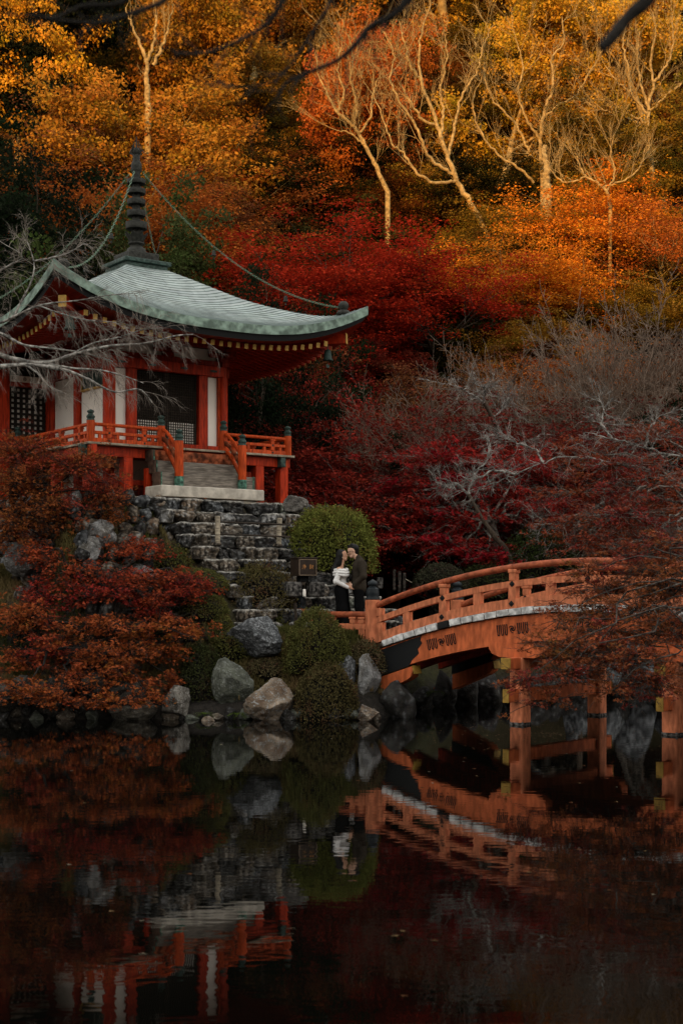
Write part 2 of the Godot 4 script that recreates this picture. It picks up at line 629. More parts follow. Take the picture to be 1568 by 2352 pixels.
func temple_body(T: Node3D) -> void:
	part(T, "inner_wall", sbox(0, 0, 7.1, 0, 2.76, 2.9, 2.76), M.door_dark)
	for k in 4:
		# ground sill, skirt of plaster, floor sill, head beams, plate
		part(T, "foundation_wall", sbox(k, 0, 5.2, HB - 0.10, 2.9, 0.72, 0.06), M.plaster)
		part(T, "ground_sill", sbox(k, 0, 4.86, HB - 0.05, 2.92, 0.26, 0.14), M.red_dark)
		part(T, "floor_beam", sbox(k, 0, 5.66, HB - 0.05, 2.92, 0.2, 0.13), M.red)
		part(T, "threshold", sbox(k, 0, 5.9, HB - 0.02, 2.8, 0.2, 0.18), M.red)
		part(T, "head_beam", sbox(k, 0, 7.79, HB + 0.03, 3.3, 0.24, 0.16), M.red)
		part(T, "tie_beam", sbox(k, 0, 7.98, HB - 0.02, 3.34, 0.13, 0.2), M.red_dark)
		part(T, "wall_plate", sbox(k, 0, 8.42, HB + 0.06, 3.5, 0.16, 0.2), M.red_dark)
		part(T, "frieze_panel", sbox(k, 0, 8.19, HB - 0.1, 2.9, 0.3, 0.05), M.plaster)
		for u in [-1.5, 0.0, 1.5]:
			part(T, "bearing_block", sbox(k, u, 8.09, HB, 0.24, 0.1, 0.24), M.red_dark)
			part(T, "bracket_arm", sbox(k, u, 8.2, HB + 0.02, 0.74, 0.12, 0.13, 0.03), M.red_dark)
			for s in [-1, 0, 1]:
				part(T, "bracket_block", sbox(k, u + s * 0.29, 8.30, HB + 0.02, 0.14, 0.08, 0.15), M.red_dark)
		# corner column
		column(T, k, HB - 0.02, HB - 0.02, 4.7, 8.05, 0.135, M.red)
	# front: door between jambs, a narrow white panel on either side
	for s in [-1, 1]:
		part(T, "wall_panel", sbox(0, s * 1.23, 6.83, HB - 0.06, 0.32, 1.66, 0.05), M.plaster)
		part(T, "door_jamb", sbox(0, s * 0.955, 6.83, HB - 0.02, 0.25, 1.68, 0.16), M.red)
		part(T, "door_post", sbox(0, s * 1.395, 6.83, HB - 0.01, 0.045, 1.66, 0.12), M.rail_red)
	for s in [-1, 1]:
		var leaf := part(T, "door", sbox(0, s * 0.412, 6.83, HB - 0.1, 0.81, 1.66, 0.03), M.door_dark)
		part(leaf, "door_backing", sbox(0, s * 0.412, 6.26, HB - 0.08, 0.76, 0.5, 0.012, 0.002), M.plaster)
		for e in [-1, 1]:
			part(leaf, "stile", sbox(0, s * 0.412 + e * 0.385, 6.83, HB - 0.062, 0.045, 1.66, 0.04, 0.004), M.dark_wood)
		var lat := MB.new()
		for i in 12:
			lat.box(side_xf(0, s * 0.412 - 0.335 + i * 0.061, 6.83, HB - 0.058), Vector3(0.0095, 0.82, 0.01), 0.003)
		for i in 27:
			lat.box(side_xf(0, s * 0.412, 6.03 + i * 0.0615, HB - 0.063), Vector3(0.37, 0.0085, 0.008), 0.003)
		tag(part(leaf, "lattice", lat, M.dark_wood), "", "", "", "stuff")
	var ringm := MB.new()
	ringm.lathe(side(0, -0.03, 6.65, HB - 0.03), [[0.03, -0.012], [0.042, 0.0], [0.03, 0.012], [0.02, 0.0], [0.03, -0.012]], 14)
	part(T, "door_ring", ringm, M.bronze)
	for u in [-1.25, -0.45, 0.4, 1.2]:
		var b := MB.new()
		for e in [-1, 0, 1]:
			b.box(side_xf(0, u + e * 0.06, 7.79, HB + 0.115), Vector3(0.035, 0.03 if e == 0 else 0.02, 0.006), 0.004)
		part(T, "beam_fitting", b, M.copper_dark)
	# left, right and back
	for k in [1, 2, 3]:
		column(T, k, -0.05, HB - 0.02, 4.7, 8.05, 0.12, M.red)
		for s in [-1, 1]:
			part(T, "wall_panel", sbox(k, -0.03 + s * 0.74, 6.83, HB - 0.06, 1.24, 1.66, 0.05), M.plaster)
		if k == 3:
			var wf := part(T, "window", sbox(k, 0.77, 7.5, HB - 0.02, 1.16, 0.5, 0.03), mat(lin(0.035, 0.07, 0.06), 0.35, "mottle", 1.0))
			part(wf, "frame", sbox(k, 0.77, 7.25, HB + 0.0, 1.2, 0.05, 0.06), M.ochre)
			for e in [-1, 1]:
				part(wf, "frame", sbox(k, 0.77 + e * 0.58, 7.5, HB + 0.0, 0.045, 0.46, 0.06), M.ochre)
	# the low wing at the back left
	part(T, "wing_wall", sbox(0, -2.85, 6.6, -2.6, 2.5, 4.0, 2.0), M.door_dark)
	part(T, "wing_beam", sbox(0, -2.4, 7.53, -1.47, 1.9, 0.11, 0.14), M.red)
	part(T, "wing_beam", sbox(0, -2.4, 8.1, -1.5, 1.9, 0.16, 0.14), M.red_dark)
	part(T, "wing_sill", sbox(0, -2.4, 6.0, -1.47, 1.9, 0.3, 0.12), M.red)
	for u in [-2.81, -3.9]:
		part(T, "wing_post", sbox(0, u, 6.4, -1.48, 0.24, 3.4, 0.2), M.red)
	part(T, "wing_post", sbox(0, -1.66, 6.4, -1.49, 0.06, 3.4, 0.14), M.red)
	var lw := part(T, "wing_window", sbox(0, -2.18, 6.81, -1.58, 0.98, 1.34, 0.03), M.plaster)
	for i in 7:
		part(lw, "lattice_bar", sbox(0, -2.62 + i * 0.147, 6.81, -1.54, 0.082, 1.34, 0.02, 0.004), M.door_dark)
	for i in 11:
		part(lw, "lattice_bar", sbox(0, -2.18, 6.19 + i * 0.128, -1.53, 0.98, 0.06, 0.02, 0.004), M.door_dark)
	var pl := part(T, "plaque", sbox(0, -2.18, 7.66, -1.40, 0.98, 0.15, 0.03, 0.004), M.plaster)
	for u in [-0.42, -0.12, 0.05, 0.36]:
		var b := MB.new()
		var c := side(0, -2.18 + u, 7.66, -1.383)
		var pts := PackedVector3Array()
		var rad := PackedFloat32Array()
		for i in 13:
			var a := TAU * i / 12.0
			pts.append(c + Vector3(cos(a) * 0.04, sin(a) * 0.04, 0))
			rad.append(0.005)
		b.tube(pts, rad, 4, false)
		for j in 3:
			var pp := PackedVector3Array()
			var q := PackedFloat32Array()
			for i in 5:
				var a := TAU * j / 3.0 + i * 0.45
				pp.append(c + Vector3(cos(a), sin(a), 0) * (0.008 + 0.006 * i))
				q.append(0.009 - 0.0016 * i)
			b.tube(pp, q, 5)
		part(pl, "crest", b, M.dark_wood)

func cap_post(parent: Node3D, called: String, u: float, v: float, h0: float, h1: float, r: float, mt: Material, capm: Material, foot: Material = null) -> MeshInstance3D:
	var b := MB.new()
	b.lathe(side(0, u, 0, v), [[0.0, h0], [r, h0], [r, h1 - 0.01], [r * 0.92, h1], [0.0, h1]], 16)
	var po := part(parent, called, b, mt)
	var c := MB.new()
	c.lathe(side(0, u, h1, v), giboshi(r), 16)
	part(po, "post_cap", c, capm)
	if foot:
		var f := MB.new()
		f.lathe(side(0, u, 0, v), [[r * 1.04, h0], [r * 1.06, h0 + 0.005], [r * 1.06, h0 + 0.22], [r, h0 + 0.225]], 16)
		part(po, "foot_sleeve", f, foot)
	return po

# onion-shaped finial that sits on a railing post of radius r, heights from the post's top
func giboshi(r: float) -> Array:
	return [[r * 1.03, -0.04 * r], [r * 0.8, 0.5 * r], [r * 1.0, 0.55 * r], [r * 1.02, 0.95 * r], [r * 0.9, 1.1 * r], [r * 0.62, 1.45 * r], [r * 0.55, 1.6 * r], [r * 0.66, 1.72 * r], [r * 0.88, 1.95 * r], [r * 0.86, 2.2 * r], [r * 0.6, 2.42 * r], [r * 0.2, 2.58 * r], [0.0, 2.68 * r]]

func railing(parent: Node3D, a: Vector2, b: Vector2, studs: int) -> void:
	# a and b in building axes (u, v); heights above the deck at 5.77
	var pa := side(0, a.x, 0, a.y)
	var pb := side(0, b.x, 0, b.y)
	var dir := (pb - pa).normalized()
	var rails := [[6.17, 0.04], [5.99, 0.0], [5.82, 0.0]]
	for rl in rails:
		var m := MB.new()
		var h: float = rl[0]
		if rl[1] > 0:
			m.rod(pa + Vector3(0, h, 0), pb + Vector3(0, h, 0), rl[1], 10)
		else:
			m.beam(pa + Vector3(0, h, 0), pb + Vector3(0, h, 0), 0.075, 0.07 if h > 5.9 else 0.1)
		part(parent, "rail", m, M.rail_red)
	for i in studs:
		var s := (i + 0.5) / studs
		var c := pa.lerp(pb, s)
		var bs := Basis(dir, Vector3.UP, dir.cross(Vector3.UP))
		var m := MB.new()
		m.box(Transform3D(bs, c + Vector3(0, 5.915, 0)), Vector3(0.055, 0.05, 0.05), 0.006)
		m.box(Transform3D(bs, c + Vector3(0, 6.06, 0)), Vector3(0.05, 0.045, 0.045), 0.01)
		m.box(Transform3D(bs, c + Vector3(0, 6.115, 0)), Vector3(0.07, 0.022, 0.055), 0.006)
		var stud := part(parent, "rail_block", m, M.rail_red)
		var r := MB.new()
		for h in [5.99, 5.82]:
			for e in [-1, 1]:
				r.box(Transform3D(bs, c + Vector3(0, h, 0) + bs.z * (0.04 if h > 5.9 else 0.04) * e), Vector3(0.022, 0.022, 0.006), 0.004)
		part(stud, "nail_cover", r, M.bronze)
		for e in [-1, 1]:
			var q := MB.new()
			q.box(Transform3D(bs, c + dir * e * (pb - pa).length() * 0.25 / studs + Vector3(0, 5.905, 0)), Vector3(0.035, 0.055, 0.03), 0.005)
			part(parent, "rail_strut", q, M.rail_red)

func temple_deck(T: Node3D) -> void:
	var D0 := -2.62
	var D1 := 2.82
	# boards run outwards; their pale ends show along the edge
	for k in 4:
		var x := D0
		while x < D1 - 0.02:
			var w := minf(rnd(0.42, 0.56), D1 - x)
			if D1 - x - w < 0.15:
				w = D1 - x
			var cu := x + w * 0.5
			var inner := HB - 0.1
			var outer := 2.74
			if k % 2 == 1 and absf(cu) > 2.72:
				x += w
				continue
			if k % 2 == 1 and cu + w * 0.5 > 2.74:
				w = 2.74 - x
				cu = x + w * 0.5
			if k % 2 == 1:
				if absf(cu) > 1.5:
					x += w
					continue
			part(T, "floor_board", sbox(k, cu, 5.745 - (0.002 if k % 2 else 0.0), (inner + outer) * 0.5, w - 0.008, 0.05, outer - inner, 0.006), M.pale_wood)
			x += w
		part(T, "edge_beam", sbox(k, 0.05, 5.6, 2.5, 5.5, 0.22, 0.12), M.red)
		for s in [-1, 1]:
			part(T, "beam_end", sbox(k, s * 2.62, 5.6, 2.5, 0.2, 0.236, 0.136), M.copper_dark if s < 0 else M.rail_red)
	for d in [[-2.46, 2.46], [-1.56, 2.46], [1.93, 2.46], [2.62, 2.46], [-2.46, 0.8], [-2.46, -0.9], [-2.46, -2.46], [2.62, 0.9], [2.62, -0.9], [2.62, -2.46], [0.0, -2.46], [1.3, 1.1], [1.9, 0.6]]:
		part(T, "deck_post", sbox(0, d[0], 5.04, d[1], 0.235, 0.9, 0.235, 0.015), M.red)
	part(T, "deck_brace", sbox(0, -1.0, 4.95, 2.3, 2.7, 0.13, 0.08), M.red_dark)
	# railing with capped posts
	for d in [[-2.5, 2.6], [-0.75, 2.6], [0.9, 2.6], [2.7, 2.6], [-2.5, -1.35], [2.7, -2.6], [-2.5, -2.6]]:
		cap_post(T, "railing_post", d[0], d[1], 5.0 if absf(d[0]) < 1 else 5.74, 6.25, 0.092, M.rail_red, M.copper_dark)
	railing(T, Vector2(-2.5, 2.6), Vector2(-0.75, 2.6), 2)
	railing(T, Vector2(0.9, 2.6), Vector2(2.7, 2.6), 2)
	railing(T, Vector2(-2.5, -1.35), Vector2(-2.5, 2.6), 4)
	railing(T, Vector2(2.7, 2.6), Vector2(2.7, -2.6), 5)
	railing(T, Vector2(2.7, -2.6), Vector2(-2.5, -2.6), 5)

func temple_stairs(T: Node3D) -> void:
	# three heavy log treads with copper-sheathed ends
	var tr := [[5.54, 2.86, -1.12, 1.14, 0.25], [5.27, 3.08, -1.17, 1.19, 0.28], [4.95, 3.34, -1.2, 1.3, 0.36]]
	for i in 3:
		var d: Array = tr[i]
		var w: float = d[3] - d[2]
		var s := part(T, "stair_tread", sbox(0, (d[2] + d[3]) / 2, d[0], d[1] - 0.15, w, d[4], 0.3, 0.015), M.worn_red if i == 0 else M.wood)
		for e in [d[2], d[3]]:
			var ce := part(s, "copper_end", sbox(0, e + (0.012 if e < 0 else -0.012), d[0], d[1] - 0.15, 0.05, d[4] + 0.012, 0.312, 0.006), M.end_brown)
			part(ce, "copper_strip", sbox(0, e + (0.05 if e < 0 else -0.05), d[0], d[1] - 0.15, 0.03, d[4] + 0.018, 0.318, 0.004), M.copper)
	part(T, "riser_board", sbox(0, 0.08, 5.66, 2.6, 1.6, 0.16, 0.03), M.red)
	for s in [-0.75, 0.9]:
		var v1 := 3.42
		cap_post(T, "stair_post", s, v1, 4.82, 5.84, 0.098, M.rail_red, M.copper_dark, M.copper)
		# handrail and lower rail bend down from the deck to the stair post
		for rl in [[6.16, 5.56, 0.042, true], [5.96, 5.32, 0.04, false], [5.76, 5.06, 0.05, false]]:
			var pts := PackedVector3Array()
			var rad := PackedFloat32Array()
			for i in 11:
				var q := i / 10.0
				var v := lerpf(2.6, v1, q)
				var h := lerpf(rl[0], rl[1], q * q * (1.6 - 0.6 * q))
				pts.append(side(0, s, h, v))
				rad.append(rl[2])
			var m := MB.new()
			if rl[3]:
				m.tube(pts, rad, 10)
			else:
				var rows := []
				for p in pts:
					rows.append([p + Vector3(-0.032, -0.05, 0), p + Vector3(0.032, -0.05, 0), p + Vector3(0.032, 0.05, 0), p + Vector3(-0.032, 0.05, 0)])
				m.sheet(rows, false, true)
			part(T, "stair_rail", m, M.worn_red if rl[0] > 5.9 and rl[0] < 6.0 else M.rail_red)
		part(T, "stair_strut", sbox(0, s, 5.72, 3.02, 0.06, 0.4, 0.07), M.rail_red)
	part(T, "stair_slab", sbox(0, -0.12, 4.675, 3.5, 2.66, 0.25, 0.75, 0.02), M.slab)
	for u in [-1.17, 1.0]:
		part(T, "stair_support", sbox(0, u, 4.95, 2.75, 0.14, 0.6, 0.14), M.red)

# ---------- the arched bridge: x along it, y up from the water, -z across to the far side ----------
const BR := Vector3(3.2, 0, -26.2)
const BR_TURN := -0.7022
const BR_W := 3.1

func br(s: float, h: float, w: float) -> Vector3:
	return BR + Basis(Vector3.UP, BR_TURN) * Vector3(s, h, -w)

func arch(s: float) -> float:
	return 2.2 - 0.0343 * (s - 1.5) * (s - 1.5)

func arch_beam(s0: float, s1: float, lift: float, hh: float, ww: float, w: float, n := 16) -> MB:
	var b := MB.new()
	var rows := []
	for i in n + 1:
		var s := lerpf(s0, s1, float(i) / n)
		var h := arch(s) + lift
		rows.append([Vector3(s, h - hh / 2, -w + ww / 2), Vector3(s, h - hh / 2, -w - ww / 2), Vector3(s, h + hh / 2, -w - ww / 2), Vector3(s, h + hh / 2, -w + ww / 2)])
	for k in 4:
		var f := []
		for r in rows:
			f.append([r[k], r[(k + 1) % 4]])
		b.sheet(f)
	b.quad(rows[0][0], rows[0][3], rows[0][2], rows[0][1])
	b.quad(rows[n][0], rows[n][1], rows[n][2], rows[n][3])
	return b

func arch_rod(s0: float, s1: float, lift: float, r: float, w: float) -> MB:
	var b := MB.new()
	var pts := PackedVector3Array()
	var rad := PackedFloat32Array()
	for i in 13:
		var s := lerpf(s0, s1, i / 12.0)
		pts.append(Vector3(s, arch(s) + lift, -w))
		rad.append(r)
	b.tube(pts, rad, 12)
	return b

func tilt(s: float, lift: float, w: float) -> Transform3D:   # frame on the arch that leans with its slope
	var d := Vector3(1, -0.0686 * (s - 1.5), 0).normalized()
	return Transform3D(Basis(d, Vector3(-d.y, d.x, 0), Vector3(0, 0, 1)), Vector3(s, arch(s) + lift, -w))

func mbox(xf: Transform3D, size: Vector3, bev := 0.01) -> MB:
	var b := MB.new()
	b.box(xf, size * 0.5, bev)
	return b

func build_bridge() -> void:
	var B := thing("arched_bridge", "orange-red arched wooden bridge over the pond with white edge caps and black crests", "bridge", BR, BR_TURN)
	var S0 := -3.46
	var S1 := 6.46
	# deck planks across
	var n := 36
	for i in n:
		var s := lerpf(S0 + 0.05, S1 - 0.05, (i + 0.5) / n)
		part(B, "deck_plank", mbox(tilt(s, -0.03, BR_W / 2), Vector3(9.3 / n, 0.06, BR_W - 0.16)), M.wood)
		for w in [0.02, BR_W - 0.02]:
			if i > 0 and i < n - 1:
				var wd: float = 9.42 / n
				var dark: bool = (i == 6 and w < 1)
				part(B, "edge_cap", mbox(tilt(s, -0.035 + rnd(-0.006, 0.006), w), Vector3(wd - 0.006, 0.125 + rnd(-0.01, 0.01), 0.1 + rnd(-0.01, 0.01)), 0.008), M.black if dark else M.worn_white)
	for w in [0.1, BR_W - 0.1]:
		var sgn := 1.0 if w < 1 else -1.0
		part(B, "girder", arch_beam(S0, S1, -0.36, 0.5, 0.22, w + 0.06 * sgn, 24), M.bridge_dark)
		for i in [S0 + 0.02, S1 - 0.02]:
			pass
		# railings
		part(B, "base_rail", arch_beam(S0, S1, 0.125, 0.18, 0.17, w, 24), M.bridge)
		part(B, "middle_rail", arch_beam(S0, S1, 0.49, 0.115, 0.13, w, 24), M.bridge)
		var cuts := [S0, -1.69, -0.1, 1.5, 3.1, 4.69, S1]
		for i in cuts.size() - 1:
			part(B, "hand_rail", arch_rod(cuts[i] + 0.004, cuts[i + 1] - 0.004, 0.80, 0.062, w), M.bridge_rail)
		for i in cuts.size():
			var s: float = cuts[i]
			if i > 0 and i < cuts.size() - 1:
				var po := part(B, "rail_post", mbox(Transform3D(Basis(), Vector3(s, arch(s) + 0.325, -w)), Vector3(0.17, 0.24, 0.14)), M.bridge)
				part(po, "post_head", mbox(Transform3D(Basis(), Vector3(s, arch(s) + 0.62, -w)), Vector3(0.15, 0.15, 0.13), 0.015), M.bridge)
				part(po, "post_head", mbox(Transform3D(Basis(), Vector3(s, arch(s) + 0.725, -w)), Vector3(0.19, 0.075, 0.15), 0.012), M.bridge)
				for lift in [0.49, 0.125]:
					for e in [-1, 1]:
						var half := 0.068 if lift > 0.3 else 0.088
						var xf := Transform3D(Basis(Vector3(0, 0, 1), PI / 4), Vector3(s, arch(s) + lift, -w + e * half))
						var d := mbox(xf, Vector3(0.085, 0.085, 0.02), 0.008)
						d.box(Transform3D(Basis(Vector3(0, 0, 1), PI / 4), xf.origin + Vector3(0, 0, e * 0.012)), Vector3(0.018, 0.018, 0.014), 0.004)
						part(po, "diamond_fitting", d, M.black)
			if i < cuts.size() - 1:
				var sm: float = (s + cuts[i + 1]) / 2
				part(B, "rail_block", mbox(Transform3D(Basis(), Vector3(sm, arch(sm) + 0.325, -w)), Vector3(0.17, 0.24, 0.12)), M.bridge)
		# near the end posts the rail rests on stepped blocks
		for s in [S0 + 0.2, S1 - 0.2]:
			part(B, "rail_block", mbox(Transform3D(Basis(), Vector3(s, arch(s) + 0.31, -w)), Vector3(0.2, 0.25, 0.12)), M.bridge)
			part(B, "rail_block", mbox(Transform3D(Basis(), Vector3(s, arch(s) + 0.63, -w)), Vector3(0.16, 0.17, 0.12), 0.015), M.bridge)
		for s in [S0, S1]:
			var h0 := 0.9
			var top := 2.31
			var b := MB.new()
			b.lathe(Vector3(s, 0, -w), [[0.0, h0], [0.15, h0], [0.148, top - 0.02], [0.135, top], [0.0, top]], 20)
			var po := part(B, "end_post", b, M.bridge)
			var c := MB.new()
			c.lathe(Vector3(s, top, -w), bridge_cap(0.145), 20)
			part(po, "post_cap", c, M.metal)
		# crests on the girder under each post
		for s in [-1.72, -0.1, 1.5, 3.1, 4.72]:
			crest(B, s, w - 0.052 * sgn if sgn > 0 else w + 0.052, sgn)
		# black sheath over the girder's foot and the corbel under it
		for e in [0, 1]:
			var sg := 1.0 if e == 0 else -1.0
			var s_end := S0 if e == 0 else S1
			var poly := PackedVector2Array()
			var len := 1.25
			var sil := [[-0.02, -0.12], [len + 0.02, -0.12], [len - 0.02, -0.2], [len + 0.03, -0.27], [len - 0.08, -0.36], [len - 0.05, -0.45], [len - 0.22, -0.54], [len - 0.3, -0.64], [-0.02, -0.64]]
			for p in sil:
				var s: float = s_end + sg * p[0]
				poly.append(Vector2(s, arch(s) + p[1]))
			var b := MB.new()
			b.prism(poly, 0.236, Transform3D(Basis(), Vector3(0, 0, -(w + 0.06 * sgn))))
			part(B, "girder_sheath", b, M.black)
			var pc := PackedVector2Array()
			for p in [[0.0, -0.66], [1.02, -0.66], [1.06, -0.74], [1.0, -0.86], [0.9, -0.9], [0.0, -0.98]]:
				var s: float = s_end + sg * p[0]
				pc.append(Vector2(s, arch(s) + p[1]))
			var cb := MB.new()
			cb.prism(pc, 0.24, Transform3D(Basis(), Vector3(0, 0, -(w + 0.06 * sgn))))
			var co := part(B, "corbel", cb, M.bridge_dark)
			var ss := s_end + sg * 1.065
			part(co, "corbel_end", mbox(tilt(ss, -0.74, w + 0.06 * sgn), Vector3(0.02, 0.17, 0.245), 0.006), M.yellow)
		# piers with capitals and a cross tie
		for s in [0.0, 3.09]:
			var top := arch(s) - 0.62
			var pr := part(B, "pier", mbox(Transform3D(Basis(), Vector3(s, (top - 0.25 - 1.2) / 2, -w - 0.06 * sgn)), Vector3(0.3, top - 0.25 + 1.2, 0.3), 0.035), M.bridge)
			part(pr, "worn_foot", mbox(Transform3D(Basis(), Vector3(s, 0.02, -w - 0.06 * sgn)), Vector3(0.306, 0.09, 0.306), 0.035), M.plinth)
			var cap := PackedVector2Array()
			for p in [[-0.62, 0.0], [0.62, 0.0], [0.62, -0.1], [0.55, -0.2], [0.38, -0.26], [-0.38, -0.26], [-0.55, -0.2], [-0.62, -0.1]]:
				cap.append(Vector2(s + p[0], top + p[1]))
			var cm := MB.new()
			cm.prism(cap, 0.24, Transform3D(Basis(), Vector3(0, 0, -w - 0.06 * sgn)))
			part(pr, "capital", cm, M.bridge_dark)
		# crossheads between the two girders show their yellow ends
	for s in [0.0, 3.09]:
		var top := arch(s) - 0.62
		for lvl in [[top - 0.36, 0.2, -0.42, -0.22], [0.55, 0.24, -0.36, 0.0]]:
			var bm := part(B, "cross_beam", mbox(Transform3D(Basis(), Vector3(s, lvl[0], -BR_W / 2)), Vector3(0.2 if lvl[1] < 0.22 else 0.13, lvl[1], BR_W + 0.62)), M.bridge_dark)
			for e in [-1, 1]:
				part(bm, "beam_end", mbox(Transform3D(Basis(), Vector3(s, lvl[0], -BR_W / 2 + e * (BR_W / 2 + 0.318))), Vector3(0.206 if lvl[1] < 0.22 else 0.136, lvl[1] + 0.006, 0.02), 0.005), M.yellow)
	for w in [0.7, 1.55, 2.4]:
		part(B, "inner_girder", arch_beam(S0, S1, -0.32, 0.4, 0.18, w, 16), M.red_dark)
	wing_railing()

func bridge_cap(r: float) -> Array:
	return [[r * 0.99, 0.0], [r * 1.0, 0.03], [r * 0.9, 0.035], [r * 0.9, 0.09], [r * 0.93, 0.1], [r * 0.93, 0.15], [r * 0.88, 0.155], [r * 0.86, 0.21], [r * 0.80, 0.225], [r * 0.56, 0.245], [r * 0.5, 0.265], [r * 0.6, 0.275], [r * 0.72, 0.3], [r * 0.74, 0.33], [r * 0.62, 0.36], [r * 0.3, 0.388], [r * 0.08, 0.402], [0.0, 0.415]]

func crest(B: Node3D, s: float, w: float, sgn: float) -> void:
	var b := MB.new()
	var put := func(x: float, y: float) -> Vector3:
		var xf := tilt(s, -0.34, w)
		return xf * Vector3(x, y, 0.004 * sgn)
	for j in 6:
		var x0: float = [-0.31, -0.225, -0.14, 0.14, 0.225, 0.31][j]
		var pts := PackedVector3Array()
		for q in [[-0.022, 0.1], [-0.022, -0.06], [-0.016, -0.09], [0.0, -0.102], [0.016, -0.09], [0.022, -0.06], [0.022, 0.1]]:
			pts.append(put.call(x0 + q[0], q[1]))
		var rad := PackedFloat32Array([0.011, 0.011, 0.011, 0.011, 0.011, 0.011, 0.011])
		b.tube(pts, rad, 5)
	for j in 3:
		var pts := PackedVector3Array()
		var rad := PackedFloat32Array()
		for i in 9:
			var a := TAU * j / 3.0 + i * 0.36
			pts.append(put.call(cos(a) * (0.012 + 0.0085 * i), sin(a) * (0.012 + 0.0085 * i)))
			rad.append(0.017 - 0.0014 * i)
		b.tube(pts, rad, 5)
	part(B, "crest", b, M.black)

func wing_railing() -> void:
	var a := br(-3.46, 0, 0.1)
	var e := Vector3(-0.87, 0, -30.2)
	var W := thing("wing_railing", "short orange wing railing running back from the bridge's left end to a lower capped post", "railing", Vector3(e.x, 0, e.z))
	var o := Vector3(e.x, 0, e.z)
	var dir := (a - e)
	dir.y = 0
	var len := dir.length()
	dir = dir.normalized()
	var b := MB.new()
	b.lathe(Vector3.ZERO, [[0.0, 1.1], [0.135, 1.1], [0.133, 2.1], [0.12, 2.12], [0.0, 2.12]], 20)
	var po := part(W, "end_post", b, M.bridge)
	var c := MB.new()
	c.lathe(Vector3(0, 2.12, 0), bridge_cap(0.13), 20)
	part(po, "post_cap", c, M.metal)
	var t0 := dir * 0.1
	var t1 := dir * (len - 0.15)
	var r := MB.new()
	r.rod(t0 + Vector3(0, 2.0, 0), t1 + Vector3(0, 2.01, 0), 0.06, 12)
	part(W, "hand_rail", r, M.bridge_rail)
	r = MB.new()
	r.beam(t0 + Vector3(0, 1.76, 0), t1 + Vector3(0, 1.76, 0), 0.12, 0.12)
	part(W, "middle_rail", r, M.bridge)
	r = MB.new()
	r.beam(t0 + Vector3(0, 1.44, 0), t1 + Vector3(0, 1.40, 0), 0.14, 0.16)
	part(W, "base_rail", r, M.bridge)
	for s in [0.35, 1.0, 1.7, len - 0.28]:
		r = MB.new()
		var bs := Basis(dir, Vector3.UP, dir.cross(Vector3.UP))
		r.box(Transform3D(bs, dir * s + Vector3(0, 1.6, 0)), Vector3(0.09, 0.12, 0.055), 0.01)
		r.box(Transform3D(bs, dir * s + Vector3(0, 1.865, 0)), Vector3(0.085, 0.05, 0.06), 0.012)
		r.box(Transform3D(bs, dir * s + Vector3(0, 1.935, 0)), Vector3(0.1, 0.022, 0.065), 0.008)
		part(W, "rail_block", r, M.bridge)

# ---------- ground, pond, stone work ----------
const SHORE := [[-60.0, 25.5], [-16.0, 26.2], [-9.0, 26.9], [-5.0, 27.25], [-3.0, 27.2], [0.6, 27.2], [1.05, 27.6], [1.3, 28.6], [1.7, 29.9], [2.6, 31.2], [4.0, 32.6], [6.0, 33.8], [9.0, 34.2], [13.0, 33.0], [18.0, 30.0], [60.0, 22.0]]

func shore(x: float) -> float:
	for i in SHORE.size() - 1:
		if x <= SHORE[i + 1][0]:
			return lerpf(SHORE[i][1], SHORE[i + 1][1], clampf((x - SHORE[i][0]) / (SHORE[i + 1][0] - SHORE[i][0]), 0, 1))
	return SHORE[-1][1]

func uv_of(x: float, d: float) -> Vector2:   # building axes of a place on the ground
	var q := Basis(Vector3.UP, -HALL_TURN) * (Vector3(x, 0, -d) - Vector3(HALL.x, 0, HALL.z))
	return Vector2(q.x, q.z)

func ground_h(x: float, d: float) -> float:
	var n := fn.get_noise_2d(x * 1.2, d * 1.2)
	if d < 20.0:   # the near bank, and behind it the ridge whose shadow lies on the lower forest
		var near := 6.2 + 0.3 * sin(x * 0.7)
		var h := -0.9 + 1.55 * smoothstep(near + 0.5, near - 0.6, d)
		if d < -25.0:
			h += (-25.0 - d) * 0.32 + n * 0.4
		return h
	var s := d - shore(x)
	if x > 0.6 and x < 9.0:
		s *= 0.75
	var left := smoothstep(-1.6, -3.6, x)     # the bank climbs higher on the left
	s -= 0.32
	var h := -0.9 + 1.25 * smoothstep(-0.5, 0.12, s) + lerpf(1.28, 2.6, left) * smoothstep(0.1, lerpf(1.5, 3.0, left), s)
	h += n * 0.06 * smoothstep(0.0, 1.0, s)
	# the right bank, where the bridge comes down
	var rb := minf((x - 3.2) * 0.763 - (d - 26.2) * 0.646 - 6.2, d - 19.6)
	h = maxf(h, -0.9 + 2.4 * smoothstep(-0.3, 0.9, rb))
	# terrace under the hall: upright on either side, a slope under the stair
	var q := uv_of(x, d)
	var e := maxf(maxf(-3.55 - q.x, q.x - 2.7), q.y - 4.0)
	var top := 4.52
	if e > 0.0:
		top = 4.52 - e * 3.2
		if q.x > -1.75 and q.x < 2.0 and q.y > 4.0:
			top = 4.20 - (q.y - 4.0) * 1.13
	h = maxf(h, top) if top > h else h
	# the wooded hillside
	var rise := d - 38.5 + 0.12 * x + n * 0.8
	if rise > 0:
		h = maxf(h, 1.63 + rise * rise / (rise + 3.0) * 0.72 + n * 0.25)
	return h

